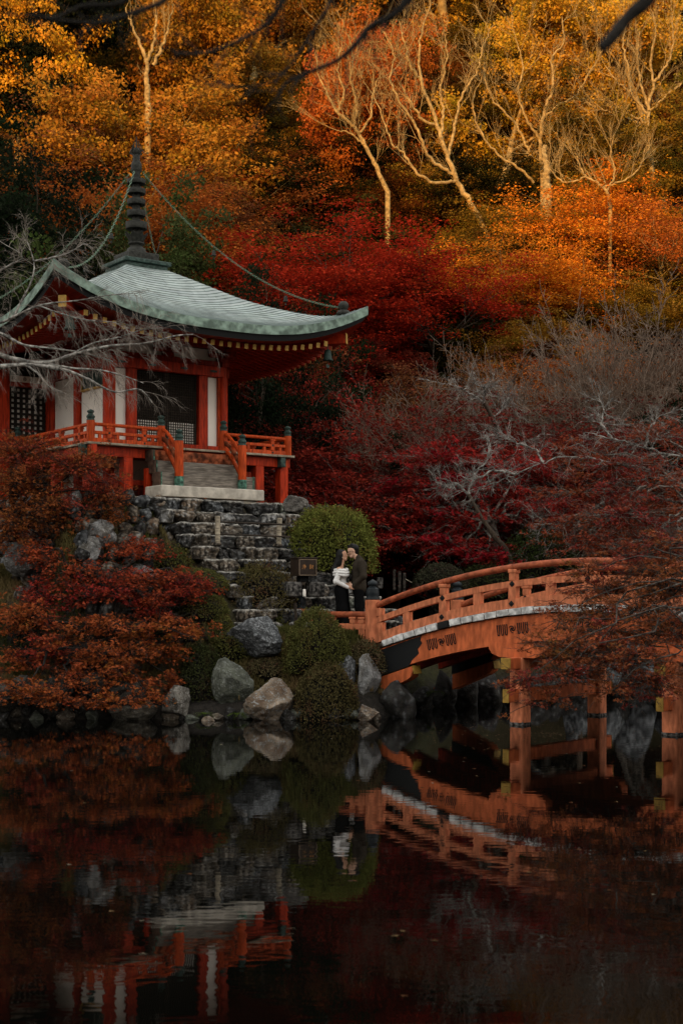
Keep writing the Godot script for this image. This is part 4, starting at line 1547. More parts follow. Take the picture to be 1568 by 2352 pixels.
func build_forest() -> void:
	# leaf colours
	var gold := leaf_mat(0.68, 0.335, 0.03)
	var olive := leaf_mat(0.54, 0.30, 0.03)
	var orange := leaf_mat(0.70, 0.235, 0.02)
	var ochre := leaf_mat(0.36, 0.165, 0.022)
	var rust := leaf_mat(0.40, 0.11, 0.02)
	var brown := leaf_mat(0.17, 0.062, 0.024)
	var scarlet := leaf_mat(0.40, 0.030, 0.012)
	var crimson := leaf_mat(0.24, 0.028, 0.019)
	var wine := leaf_mat(0.145, 0.022, 0.016)
	var ever := leaf_mat(0.055, 0.066, 0.022)
	var dark := leaf_mat(0.012, 0.017, 0.009)
	var rows := [
		# name, label, kind, which, px, depth, height, leaf, wood, wide
		["golden_tree", "golden leaved tree filling the top left corner", "broad", 0, 40, 66.0, 11.5, gold, M.bark_gold, 1.0],
		["golden_tree", "sunlit golden tree with a forked pale trunk, left of the top centre", "broad", 1, 330, 68.0, 13.0, ochre, M.bark_gold, 1.0],
		["orange_maple", "orange brown maple between the top left golden trees", "maple", 0, 215, 63.0, 9.0, brown, M.bark_gold, 1.2],
		["olive_tree", "tall olive gold tree behind the dark drooping branch at top centre", "broad", 2, 560, 74.0, 13.0, ochre, M.bark_gold, 1.0],
		["olive_tree", "olive gold tree right of the top centre, behind the pale bare trunks", "broad", 0, 800, 78.0, 14.0, olive, M.bark_gold, 1.1],
		["olive_tree", "broad olive gold tree at the top between the two tallest bare trees", "broad", 1, 1050, 80.0, 14.0, olive, M.bark_gold, 1.1],
		["olive_tree", "olive gold tree at the top behind the second bare tree from the right", "broad", 2, 1270, 80.0, 14.0, olive, M.bark_gold, 1.1],
		["golden_tree", "golden tree filling the top right corner", "broad", 0, 1500, 78.0, 14.0, gold, M.bark_gold, 1.1],
		["golden_tree", "amber tree high behind the golden forked one", "broad", 2, 440, 84.0, 14.0, ochre, M.bark_gold, 1.1],
		["golden_tree", "amber tree high on the skyline left of centre", "broad", 0, 690, 90.0, 14.0, gold, M.bark_gold, 1.2],
		["golden_tree", "amber tree high on the skyline right of centre", "broad", 1, 950, 92.0, 15.0, gold, M.bark_gold, 1.2],
		["golden_tree", "amber tree high on the skyline towards the right", "broad", 2, 1180, 94.0, 15.0, gold, M.bark_gold, 1.2],
		["golden_tree", "amber tree high on the skyline at the right edge", "broad", 0, 1430, 94.0, 15.0, gold, M.bark_gold, 1.2],
		["evergreen_tree", "dark evergreen in the gap between the top left golden trees", "broad", 1, 225, 66.0, 12.5, dark, M.bark, 1.0],
		["evergreen_tree", "dark evergreen on the skyline above the top left corner", "broad", 2, 60, 90.0, 14.0, dark, M.bark, 1.2],
		["evergreen_tree", "dark evergreen on the skyline left of the forked golden tree", "broad", 0, 260, 94.0, 15.0, dark, M.bark, 1.2],
		["olive_tree", "yellow green bushy tree under the bare trunks, right of centre", "broad", 2, 1130, 64.0, 9.5, olive, M.bark_gold, 1.2],
		["olive_tree", "yellow green bushy tree behind the thick lit trunk", "broad", 0, 1330, 66.0, 10.0, olive, M.bark_gold, 1.2],
		["olive_tree", "yellow green bushy tree at the right edge under the bare tree", "broad", 1, 1530, 64.0, 9.5, olive, M.bark_gold, 1.2],
		["golden_tree", "amber crown hanging below the forked pale trunk, right above the spire", "broad", 2, 420, 63.5, 7.6, ochre, M.bark_gold, 1.3],
		["golden_tree", "golden brown crown in front of the forked trunk's foot, behind the spire tip", "broad", 1, 320, 58.5, 10.6, ochre, M.bark_gold, 1.35],
		["rust_tree", "red brown maple crown left of the amber one above the spire", "maple", 1, 290, 57.0, 8.6, rust, M.bark_gold, 1.3],
		["rust_tree", "rust brown tree left of the leaning bare trunk", "broad", 1, 720, 64.0, 9.5, rust, M.bark_gold, 1.1],
		["rust_tree", "rust orange maple above and right of the spire", "maple", 2, 520, 60.0, 8.5, rust, M.bark_gold, 1.3],
		["rust_tree", "shaded rust maple straight above the spire tip", "maple", 1, 370, 57.0, 8.0, rust, M.bark, 1.3],
		["rust_tree", "shaded brown maple left above the spire", "maple", 0, 190, 56.0, 8.0, brown, M.bark, 1.3],
		["rust_tree", "shaded brown maple at the left edge above the bare cherry", "maple", 2, 20, 57.0, 8.5, brown, M.bark, 1.3],
		["orange_maple", "blazing orange maple right of the red one, under the longest bare trunk", "maple", 0, 1130, 54.0, 6.2, orange, M.bark_gold, 1.35],
		["orange_maple", "blazing orange maple below the thick lit trunk", "maple", 1, 1290, 53.0, 6.2, orange, M.bark_gold, 1.35],
		["orange_maple", "orange maple at the right, left of the last bare tree", "maple", 2, 1420, 57.0, 7.0, orange, M.bark_gold, 1.3],
		["orange_maple", "orange maple at the right edge behind grey bare branches", "maple", 0, 1550, 55.0, 6.5, rust, M.bark_gold, 1.3],
		["scarlet_maple", "large scarlet maple at the picture's middle, brightest red of the hillside", "maple", 1, 850, 52.0, 8.0, scarlet, M.bark, 1.4],
		["scarlet_maple", "scarlet maple touching the left side of the brightest red one", "maple", 2, 700, 51.0, 6.5, scarlet, M.bark, 1.3],
		["scarlet_maple", "scarlet maple touching the right side of the brightest red one", "maple", 0, 1000, 52.5, 7.0, scarlet, M.bark, 1.3],
		["rust_tree", "brown maple with bare pale stems right of the spire", "maple", 1, 580, 49.0, 6.8, brown, M.bark_grey, 1.3],
		["evergreen_tree", "dark green broadleaf tree right behind the spire", "broad", 2, 400, 45.0, 8.8, ever, M.bark, 1.2],
		["evergreen_tree", "dark green broadleaf tree left behind the spire", "broad", 0, 235, 45.0, 7.8, ever, M.bark, 1.2],
		["evergreen_tree", "blackish green tree at the left edge behind the cherry branches", "broad", 1, 40, 47.0, 8.5, dark, M.bark, 1.2],
		["evergreen_tree", "blackish green tree between the left edge and the spire", "broad", 2, 130, 50.0, 9.0, dark, M.bark, 1.2],
		["wine_maple", "dull crimson maple just right of the roof top", "maple", 2, 480, 43.0, 6.6, crimson, M.bark_grey, 1.3],
		["wine_maple", "dull crimson maple behind the roof slope, right of the first", "maple", 0, 640, 44.0, 6.4, crimson, M.bark_grey, 1.3],
		["wine_maple", "dull crimson maple above the roof's upturned right corner", "maple", 1, 800, 45.0, 6.3, crimson, M.bark_grey, 1.3],
		["wine_maple", "brownish maple seen through the grey bare branches, right of centre", "maple", 2, 960, 45.0, 5.6, brown, M.bark_grey, 1.3],
		["wine_maple", "brownish maple behind the largest grey bare tree", "maple", 0, 1180, 46.0, 5.4, brown, M.bark_grey, 1.4],
		["wine_maple", "brownish maple at the right edge behind grey branches", "maple", 1, 1400, 46.0, 5.4, rust, M.bark_grey, 1.4],
		["wine_maple", "red brown maple in the right corner behind grey branches", "maple", 2, 1560, 45.0, 5.4, brown, M.bark_grey, 1.4],
		["wine_maple", "dark red maple under the roof's right corner", "maple", 0, 770, 38.5, 6.2, wine, M.bark_grey, 1.25],
		["wine_maple", "dark red maple right of the hall's railing", "maple", 1, 760, 36.5, 4.6, crimson, M.bark_grey, 1.15],
		["wine_maple", "wine red maple behind the bright crimson one, centre right", "maple", 2, 930, 40.0, 6.4, wine, M.bark_grey, 1.35],
		["wine_maple", "wine red maple in the middle of the right half", "maple", 0, 1130, 39.5, 6.3, wine, M.bark_grey, 1.35],
		["wine_maple", "wine red maple right of the middle one, under grey branches", "maple", 1, 1330, 40.0, 6.3, wine, M.bark_grey, 1.35],
		["wine_maple", "wine red maple at the right edge under grey branches", "maple", 2, 1520, 40.0, 6.4, wine, M.bark_grey, 1.35],
		["wine_maple", "crimson maple over the bridge's crown", "maple", 2, 1270, 36.6, 5.0, crimson, M.bark_grey, 1.3],
		["wine_maple", "rust red maple over the bridge at the right edge", "maple", 0, 1460, 36.0, 5.2, leaf_mat(0.26, 0.055, 0.02), M.bark_pale, 1.3],
		["wine_maple", "dark red maple between the hall's railing and its roof corner", "maple", 1, 690, 38.0, 6.6, wine, M.bark_grey, 1.1],
		["wine_maple", "red maple filling the slope right of the roof corner", "maple", 2, 850, 38.2, 7.2, crimson, M.bark_grey, 1.2],
		["wine_maple", "red maple under the silvery lichened crown", "maple", 0, 1000, 38.4, 7.4, crimson, M.bark_grey, 1.2],
		["wine_maple", "dark red maple below the grey thicket, right of the silvery crown", "maple", 1, 1180, 38.2, 7.2, wine, M.bark_grey, 1.2],
		["evergreen_tree", "black green evergreen in the shade behind the hall's right wall", "broad", 0, 570, 39.5, 6.8, dark, M.bark, 1.0],
		["evergreen_tree", "black green evergreen behind the big round bush", "broad", 1, 690, 40.5, 3.8, dark, M.bark, 1.0],
		["evergreen_tree", "black green evergreen in the hollow behind the couple", "broad", 2, 900, 38.2, 3.6, dark, M.bark, 1.0],
		["evergreen_tree", "black green evergreen behind the bridge's left end", "broad", 0, 1050, 38.8, 3.4, dark, M.bark, 1.2],
		["evergreen_tree", "black green evergreen low behind the bridge's crown", "broad", 1, 1240, 38.4, 4.4, dark, M.bark, 1.2],
		["evergreen_tree", "black green evergreen low behind the bridge at the right edge", "broad", 2, 1430, 38.4, 4.4, dark, M.bark, 1.2],
		["evergreen_tree", "dark tree behind the hall, left of the roof top", "broad", 0, 110, 42.0, 6.0, dark, M.bark, 1.2],
		["evergreen_tree", "dark tree hidden behind the hall roof", "broad", 1, 330, 41.0, 5.4, dark, M.bark, 1.3],
	]
	for i in rows.size():
		var r: Array = rows[i]
		tree(r[0], r[1], r[2], r[3], r[4], r[5], r[6], r[7], r[8], 0.9 + i * 2.39, "autumn trees on the hillside", r[9])
	# leafless trees
	var bares := [
		["small bare lit tree in front of the top right corner tree", 1370, 59.0, 6.0, M.bark_gold, 1.1],
		["grey bare cherry above the roof's right corner", 930, 41.0, 7.0, M.thicket, 1.1],
		["grey bare cherry second right of the roof's corner", 1040, 41.0, 7.0, M.thicket, 1.15],
		["largest grey bare cherry on the right", 1330, 40.5, 8.6, M.thicket, 1.2],
		["grey bare cherry rising at the right edge", 1480, 40.0, 10.0, M.thicket, 1.1],
		["grey bare cherry with its crown cut by the right edge", 1580, 40.5, 10.0, M.thicket, 1.1],
		["thin brown bare cherry left in the thicket, right of the roof corner", 900, 39.4, 7.6, M.thicket, 1.0],
		["thin brown bare cherry in the middle of the thicket", 1220, 39.3, 8.4, M.thicket, 1.0],
		["small silvery bare tree in front of the wine red maples", 1010, 38.6, 4.6, M.bark_pale, 1.2],
		["thin grey bare tree behind the roof slope", 620, 42.0, 5.6, M.bark_grey, 1.1],
		["thin grey bare tree between the roof slope and its corner", 740, 42.5, 5.6, M.bark_grey, 1.1],
		["lichened bare tree behind the bridge's crown", 1200, 35.4, 4.4, M.bark_pale, 1.2],
		["lichened bare tree behind the bridge at the right", 1400, 35.6, 5.0, M.bark_pale, 1.2],
		["silvery bare tree over the bridge at the right edge", 1540, 35.2, 5.0, M.bark_pale, 1.2],
	]
	for i in bares.size():
		var r: Array = bares[i]
		tree("bare_tree", r[0], "bare", i, r[1], r[2], r[3], null, r[4], i * 1.7, "leafless trees on the hillside", r[5])
	# the big sunlit bare trees, limb by limb
	guided_tree("longest of the bare sunlit trees, leaning left over the scarlet maple", [
		[[1120, 540, 57.0], [1087, 476, 57.0], [1048, 414, 57.0], [1020, 336, 57.0], [995, 263, 57.2], [967, 185, 57.4], [961, 112, 57.5], [984, 22, 57.6], [1000, -40, 57.6]], [[1040, 400, 57.0], [1000, 375, 56.8], [981, 353, 56.7], [953, 291, 56.6], [925, 246, 56.5], [897, 185, 56.5], [905, 130, 56.5], [880, 70, 56.5]],
		[[1028, 358, 57.0], [1036, 320, 57.2], [1048, 269, 57.4], [1062, 213, 57.5], [1093, 168, 57.6], [1107, 112, 57.8], [1130, 60, 58.0]], [[1005, 290, 57.2], [970, 274, 57.0], [941, 235, 56.8], [915, 190, 56.6]], [[1010, 310, 57.2], [1018, 260, 57.5], [1010, 200, 57.6], [1025, 140, 57.6], [1020, 80, 57.6]],
		[[967, 185, 57.4], [940, 150, 57.2], [930, 100, 57.0], [915, 50, 57.0]], [[1048, 414, 57.0], [1000, 420, 56.6], [960, 400, 56.4], [925, 350, 56.2], [900, 330, 56.0], [880, 270, 56.0], [855, 220, 56.0]]])
	guided_tree("bare sunlit tree left of the longest one, forked low", [
		[[890, 440, 57.5], [869, 398, 57.5], [844, 342, 57.5], [810, 288, 57.5], [774, 258, 57.5], [751, 213, 57.5], [732, 174, 57.5], [725, 120, 57.5]], [[812, 290, 57.5], [818, 240, 57.6], [806, 190, 57.7], [810, 134, 57.8], [800, 80, 57.8]], [[825, 305, 57.5], [850, 270, 57.6], [855, 220, 57.7], [872, 170, 57.8]], [[774, 258, 57.5], [790, 210, 57.4], [775, 160, 57.4], [785, 110, 57.4]], [[840, 335, 57.5], [800, 305, 57.3], [775, 300, 57.2]]], 0.8)
	guided_tree("bare sunlit tree in the middle of the right half, spreading two wide arms", [
		[[1245, 430, 59.0], [1240, 336, 59.0], [1244, 274, 59.0], [1258, 230, 59.0], [1270, 196, 59.0], [1267, 134, 59.0], [1292, 100, 59.0], [1290, 40, 59.0]], [[1244, 274, 59.0], [1284, 240, 58.8], [1317, 224, 58.7], [1340, 190, 58.6], [1373, 134, 58.5], [1395, 80, 58.4]], [[1225, 420, 58.6], [1197, 392, 58.4], [1155, 364, 58.2], [1121, 330, 58.0], [1093, 280, 58.0], [1085, 235, 58.0], [1105, 180, 58.0]],
		[[1215, 350, 58.8], [1180, 280, 58.6], [1138, 240, 58.5], [1115, 196, 58.4], [1110, 145, 58.4]], [[1240, 320, 59.0], [1205, 270, 58.8], [1190, 210, 58.8], [1200, 150, 58.8], [1185, 90, 58.8]], [[1317, 224, 58.7], [1350, 235, 58.5], [1390, 262, 58.4], [1430, 258, 58.3]]], 0.85)
	guided_tree("bare sunlit tree near the right edge with level spreading limbs", [
		[[1500, 420, 58.0], [1494, 369, 58.0], [1485, 313, 58.0], [1488, 246, 58.0], [1499, 190, 58.0], [1492, 140, 58.0], [1505, 80, 58.0], [1495, 20, 58.0]], [[1486, 290, 58.0], [1465, 272, 57.9], [1435, 260, 57.8], [1401, 257, 57.7], [1370, 245, 57.6]], [[1487, 260, 58.0], [1524, 224, 57.9], [1560, 196, 57.8], [1600, 170, 57.8]], [[1486, 262, 58.0], [1446, 213, 57.9], [1412, 185, 57.8], [1390, 150, 57.8]],
		[[1446, 213, 57.9], [1440, 150, 57.9], [1430, 100, 57.9], [1440, 40, 57.9]], [[1499, 190, 58.0], [1530, 150, 58.0], [1545, 100, 58.0], [1540, 40, 58.0]], [[1488, 246, 58.0], [1470, 190, 58.0], [1462, 130, 58.0], [1470, 70, 58.0]]], 0.85)
	guided_tree("bare sunlit tree low at the right with many upright shoots", [
		[[1400, 480, 54.5], [1392, 440, 54.5], [1370, 420, 54.5], [1340, 400, 54.5], [1325, 360, 54.5]], [[1392, 440, 54.5], [1410, 400, 54.5], [1400, 350, 54.5], [1410, 310, 54.5]], [[1385, 430, 54.5], [1440, 410, 54.4], [1470, 380, 54.4], [1480, 340, 54.4]], [[1345, 405, 54.5], [1300, 420, 54.5], [1270, 400, 54.5], [1255, 370, 54.5]]], 0.6)
	guided_tree("short thick sunlit trunk, widest on the hillside", [[[1256, 520, 56.5], [1255, 480, 56.5], [1256, 440, 56.5], [1254, 400, 56.6], [1252, 370, 56.9], [1248, 335, 57.3]]], 1.7, 0)
	guided_tree("forked thick sunlit trunk among the golden leaves at the upper left", [[[340, 260, 60.0], [338, 190, 60.0], [336, 140, 60.0], [322, 100, 60.0], [305, 60, 60.2], [290, 20, 60.4]], [[336, 145, 60.0], [352, 100, 60.0], [358, 50, 60.0], [352, -10, 60.2]], [[352, 150, 60.0], [375, 100, 60.0], [386, 60, 60.0], [400, 10, 60.0]]], 1.15, 4)
	hillside_wood()

func guided_tree(label: String, limbs: Array, r := 1.0, sprouts := 7) -> void:
	var foot := at(limbs[0][0][0], limbs[0][0][1], limbs[0][0][2])
	foot.y = minf(foot.y, ground_h(foot.x, -foot.z)) - 0.3
	var t := thing("bare_tree", label, "tree", foot, 0.0, "leafless trees on the hillside")
	var w := MB.new()
	for i in limbs.size():
		var pts := path_pts(limbs[i])
		for k in pts.size():
			if k > 0:
				pts[k] += rand_unit() * 0.05 * minf(r, 1.0)
		if i == 0:
			pts.insert(0, foot)
		bough(w, pts, (0.125 if i == 0 else 0.07) * r, 0.02 if sprouts else 0.05 * r, 7, 0.1)
		for k in sprouts:
			var s := lerpf(0.2, 1.0, (k + rnd()) / sprouts) * (pts.size() - 1)
			var j := mini(int(s), pts.size() - 2)
			var d := (pts[j + 1] - pts[j]).normalized()
			twig(w, pts[j].lerp(pts[j + 1], s - j), (d * 0.5 + rand_unit() * 0.6 + Vector3(0, 0.55, 0)).normalized(), rnd(0.9, 2.3), 0.015, 3, -0.3)
	for i in w.v.size():
		w.v[i] -= foot
	part(t, "trunk", w, M.bark_gold)

# what fills the gaps between the trees one can tell apart: a mass of lower crowns
func hillside_wood() -> void:
	var sets := {"broad": [[], []], "maple": [[], []]}
	var d := 43.0
	while d < 112.0:
		var x := -0.27 * d - 2.0 + rnd(0, 3)
		while x < 0.27 * d + 3.0:
			var xx := x + rnd(-1.2, 1.2)
			var dd := d + rnd(-1.5, 1.5)
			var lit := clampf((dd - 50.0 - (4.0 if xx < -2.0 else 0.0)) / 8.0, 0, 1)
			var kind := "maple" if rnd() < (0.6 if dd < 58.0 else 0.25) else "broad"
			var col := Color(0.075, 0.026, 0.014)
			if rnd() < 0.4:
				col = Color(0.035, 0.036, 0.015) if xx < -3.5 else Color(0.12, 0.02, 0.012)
			if dd > 52.0:  # crowns coloured dark so that they pass for shaded gaps
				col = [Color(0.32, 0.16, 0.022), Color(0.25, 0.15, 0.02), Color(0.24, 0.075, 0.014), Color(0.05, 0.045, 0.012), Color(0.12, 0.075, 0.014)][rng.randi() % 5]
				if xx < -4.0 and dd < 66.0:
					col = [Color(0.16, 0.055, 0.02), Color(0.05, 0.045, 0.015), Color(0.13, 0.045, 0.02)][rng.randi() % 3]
			var h := rnd(2.6, 4.0) + lit * 2.0
			var s := h / 6.0
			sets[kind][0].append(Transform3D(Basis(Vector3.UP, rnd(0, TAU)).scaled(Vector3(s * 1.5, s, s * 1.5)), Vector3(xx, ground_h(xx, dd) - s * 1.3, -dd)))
			sets[kind][1].append(col * rnd(0.8, 1.15) * (0.55 if dd > 62.0 else 1.0))  # farther crowns darkened again, shade of the gaps put into leaf colour
			x += 3.6 + lit * 1.0
		d += 3.4 if d < 60.0 else 5.0
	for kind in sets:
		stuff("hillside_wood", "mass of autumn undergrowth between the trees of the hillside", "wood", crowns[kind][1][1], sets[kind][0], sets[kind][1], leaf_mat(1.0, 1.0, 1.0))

# ---------- people: bones with a radius at either end, joined smoothly and meshed as surface nets ----------
func flesh(mb: MB, bones: Array, cell: float, k := 0.03) -> void:
	var lo := Vector3(1e9, 1e9, 1e9)
	var hi := -lo
	for b in bones:
		var r: float = maxf(b[2], b[3]) + cell * 2.0
		for e in [b[0], b[1]]:
			lo = lo.min(e - Vector3(r, r, r))
			hi = hi.max(e + Vector3(r, r, r))
	var nx := int((hi.x - lo.x) / cell) + 2
	var ny := int((hi.y - lo.y) / cell) + 2
	var nz := int((hi.z - lo.z) / cell) + 2
	var f := PackedFloat32Array()
	f.resize(nx * ny * nz)
	f.fill(1.0)
	for b in bones:
		var a: Vector3 = b[0]
		var ab: Vector3 = b[1] - a
		var ra: float = b[2]
		var rb: float = b[3]
		var kk: float = b[4] if b.size() > 4 else k
		var sq: Vector3 = b[5] if b.size() > 5 else Vector3.ONE   # squeeze: distances along each axis are multiplied
		var l2 := maxf((ab * sq).length_squared(), 1e-9)
		var r := maxf(ra, rb) + kk + cell * 2.0
		var rv := Vector3(r / sq.x, r / sq.y, r / sq.z)
		var b0 := ((a.min(b[1]) - rv - lo) / cell).floor()
		var b1 := ((a.max(b[1]) + rv - lo) / cell).ceil()
		for z in range(maxi(0, int(b0.z)), mini(nz, int(b1.z) + 1)):
			for y in range(maxi(0, int(b0.y)), mini(ny, int(b1.y) + 1)):
				var i := (z * ny + y) * nx
				for x in range(maxi(0, int(b0.x)), mini(nx, int(b1.x) + 1)):
					var p := (lo + Vector3(x, y, z) * cell - a) * sq
					var t := clampf(p.dot(ab * sq) / l2, 0.0, 1.0)
					var d := (p - ab * sq * t).length() - lerpf(ra, rb, t)
					var o := f[i + x]
					var h := maxf(kk - absf(d - o), 0.0) / kk
					f[i + x] = minf(d, o) - h * h * kk * 0.25
	var vi := PackedInt32Array()
	vi.resize(nx * ny * nz)
	vi.fill(-1)
	for z in nz - 1:
		for y in ny - 1:
			var i := (z * ny + y) * nx
			for x in nx - 1:
				var j := i + x
				var m := 0
				var c0 := f[j]
				# quick way out: far from the surface
				if absf(c0) > cell * 2.0:
					continue
				var s := Vector3.ZERO
				var n := 0
				var cs := [f[j], f[j + 1], f[j + nx], f[j + nx + 1], f[j + nx * ny], f[j + nx * ny + 1], f[j + nx * ny + nx], f[j + nx * ny + nx + 1]]
				for e in [[0, 1], [2, 3], [4, 5], [6, 7], [0, 2], [1, 3], [4, 6], [5, 7], [0, 4], [1, 5], [2, 6], [3, 7]]:
					var p: float = cs[e[0]]
					var q: float = cs[e[1]]
					if (p < 0) != (q < 0):
						var w := p / (p - q)
						var ea: int = e[0]
						var eb: int = e[1]
						s += Vector3(ea & 1, (ea >> 1) & 1, ea >> 2).lerp(Vector3(eb & 1, (eb >> 1) & 1, eb >> 2), w)
						n += 1
				if n:
					vi[j] = mb.p(lo + (Vector3(x, y, z) + s / n) * cell)
	var sx := 1
	var sy := nx
	var sz := nx * ny
	for z in range(1, nz - 1):
		for y in range(1, ny - 1):
			var i := (z * ny + y) * nx
			for x in range(1, nx - 1):
				var j := i + x
				if vi[j] < 0:
					continue
				var c := f[j]
				var ins := c < 0
				for ax in 3:
					var st: int = [sx, sy, sz][ax]
					if (f[j + st] < 0) == ins:
						continue
					var u: int = [sy, sz, sx][ax]
					var w: int = [sz, sx, sy][ax]
					var q0 := vi[j - u - w]
					var q1 := vi[j - w]
					var q2 := vi[j]
					var q3 := vi[j - u]
					if q0 < 0 or q1 < 0 or q3 < 0:
						continue
					if ins:
						mb.q(q0, q1, q2, q3)
					else:
						mb.q(q3, q2, q1, q0)

func flip_x(bones: Array, on: bool) -> Array:
	if not on:
		return bones
	var out := []
	for b in bones:
		var c: Array = b.duplicate()
		c[0] = Vector3(-b[0].x, b[0].y, b[0].z)
		c[1] = Vector3(-b[1].x, b[1].y, b[1].z)
		out.append(c)
	return out

# head in profile looking along +x, chin and crown from the head's centre
func head_bones(c: Vector3, s: float, tilt_a: float) -> Array:
	var raw := [
		[Vector3(-0.018, 0.035, 0), Vector3(0.022, 0.04, 0), 0.080, 0.076, 0.03, Vector3(1, 1, 1.12)],
		[Vector3(0.03, -0.02, 0), Vector3(0.038, -0.06, 0), 0.062, 0.045, 0.03, Vector3(1, 1, 1.05)],
		[Vector3(0.055, -0.085, 0.012), Vector3(0.055, -0.085, -0.012), 0.024, 0.024, 0.03],
		[Vector3(0.0, -0.055, 0.04), Vector3(0.05, -0.088, 0.01), 0.02, 0.02, 0.03],
		[Vector3(0.0, -0.055, -0.04), Vector3(0.05, -0.088, -0.01), 0.02, 0.02, 0.03],
		[Vector3(0.088, 0.018, 0), Vector3(0.108, -0.022, 0), 0.008, 0.012, 0.014],
		[Vector3(0.098, -0.026, 0.009), Vector3(0.098, -0.026, -0.009), 0.008, 0.008, 0.01],
		[Vector3(0.080, 0.03, 0.03), Vector3(0.080, 0.03, -0.03), 0.012, 0.012, 0.02],
		[Vector3(0.088, -0.050, 0.016), Vector3(0.088, -0.050, -0.016), 0.0075, 0.0075, 0.008],
		[Vector3(0.086, -0.062, 0.013), Vector3(0.086, -0.062, -0.013), 0.0085, 0.0085, 0.008],
		[Vector3(-0.012, 0.01, 0.072), Vector3(-0.006, -0.028, 0.072), 0.014, 0.008, 0.008, Vector3(1, 1, 1.6)],
		[Vector3(-0.012, 0.01, -0.072), Vector3(-0.006, -0.028, -0.072), 0.014, 0.008, 0.008, Vector3(1, 1, 1.6)],
	]
	var bs := Basis(Vector3(0, 0, 1), tilt_a)
	var out := []
	for b in raw:
		var q: Array = b.duplicate()
		q[0] = c + bs * b[0] * s
		q[1] = c + bs * b[1] * s
		q[2] = b[2] * s
		q[3] = b[3] * s
		out.append(q)
	return out

# a slightly curled hand: wrist, direction of the fingers, direction that the palm faces, side of the thumb
func hand_bones(w: Vector3, dir: Vector3, palm: Vector3, thumb: Vector3, curl: float) -> Array:
	var out := [[w, w + dir * 0.03, 0.024, 0.026, 0.02]]
	for i in 4:
		var off := (i - 1.5) * 0.0185
		var k0 := w + dir * (0.085 - absf(i - 1.2) * 0.004) - thumb * off
		out.append([w + dir * 0.02 - thumb * off * 0.6, k0, 0.014, 0.0115, 0.014])
		var len: float = [0.074, 0.082, 0.077, 0.06][i]
		var a := k0
		var d := dir
		for j in 3:
			d = (d + palm * tan(curl) * 0.9).normalized()
			var e: Vector3 = a + d * len * [0.45, 0.32, 0.23][j]
			out.append([a, e, 0.0095 - j * 0.0008, 0.009 - j * 0.0009, 0.004])
			a = e
	var t0 := w + dir * 0.022 + thumb * 0.024
	var t1 := t0 + (dir * 0.55 + thumb * 0.75 + palm * 0.3).normalized() * 0.042
	var t2 := t1 + (dir * 0.8 + thumb * 0.25 + palm * 0.5).normalized() * 0.032
	out.append([t0, t1, 0.014, 0.011, 0.012])
	out.append([t1, t2, 0.0105, 0.0085, 0.004])
	return out

func cloth(col: Color, scale := 6.0) -> StandardMaterial3D:
	var m := mat(col, 0.95, "soft", scale, "grain", 0.15)
	m.metallic_specular = 0.12
	return m

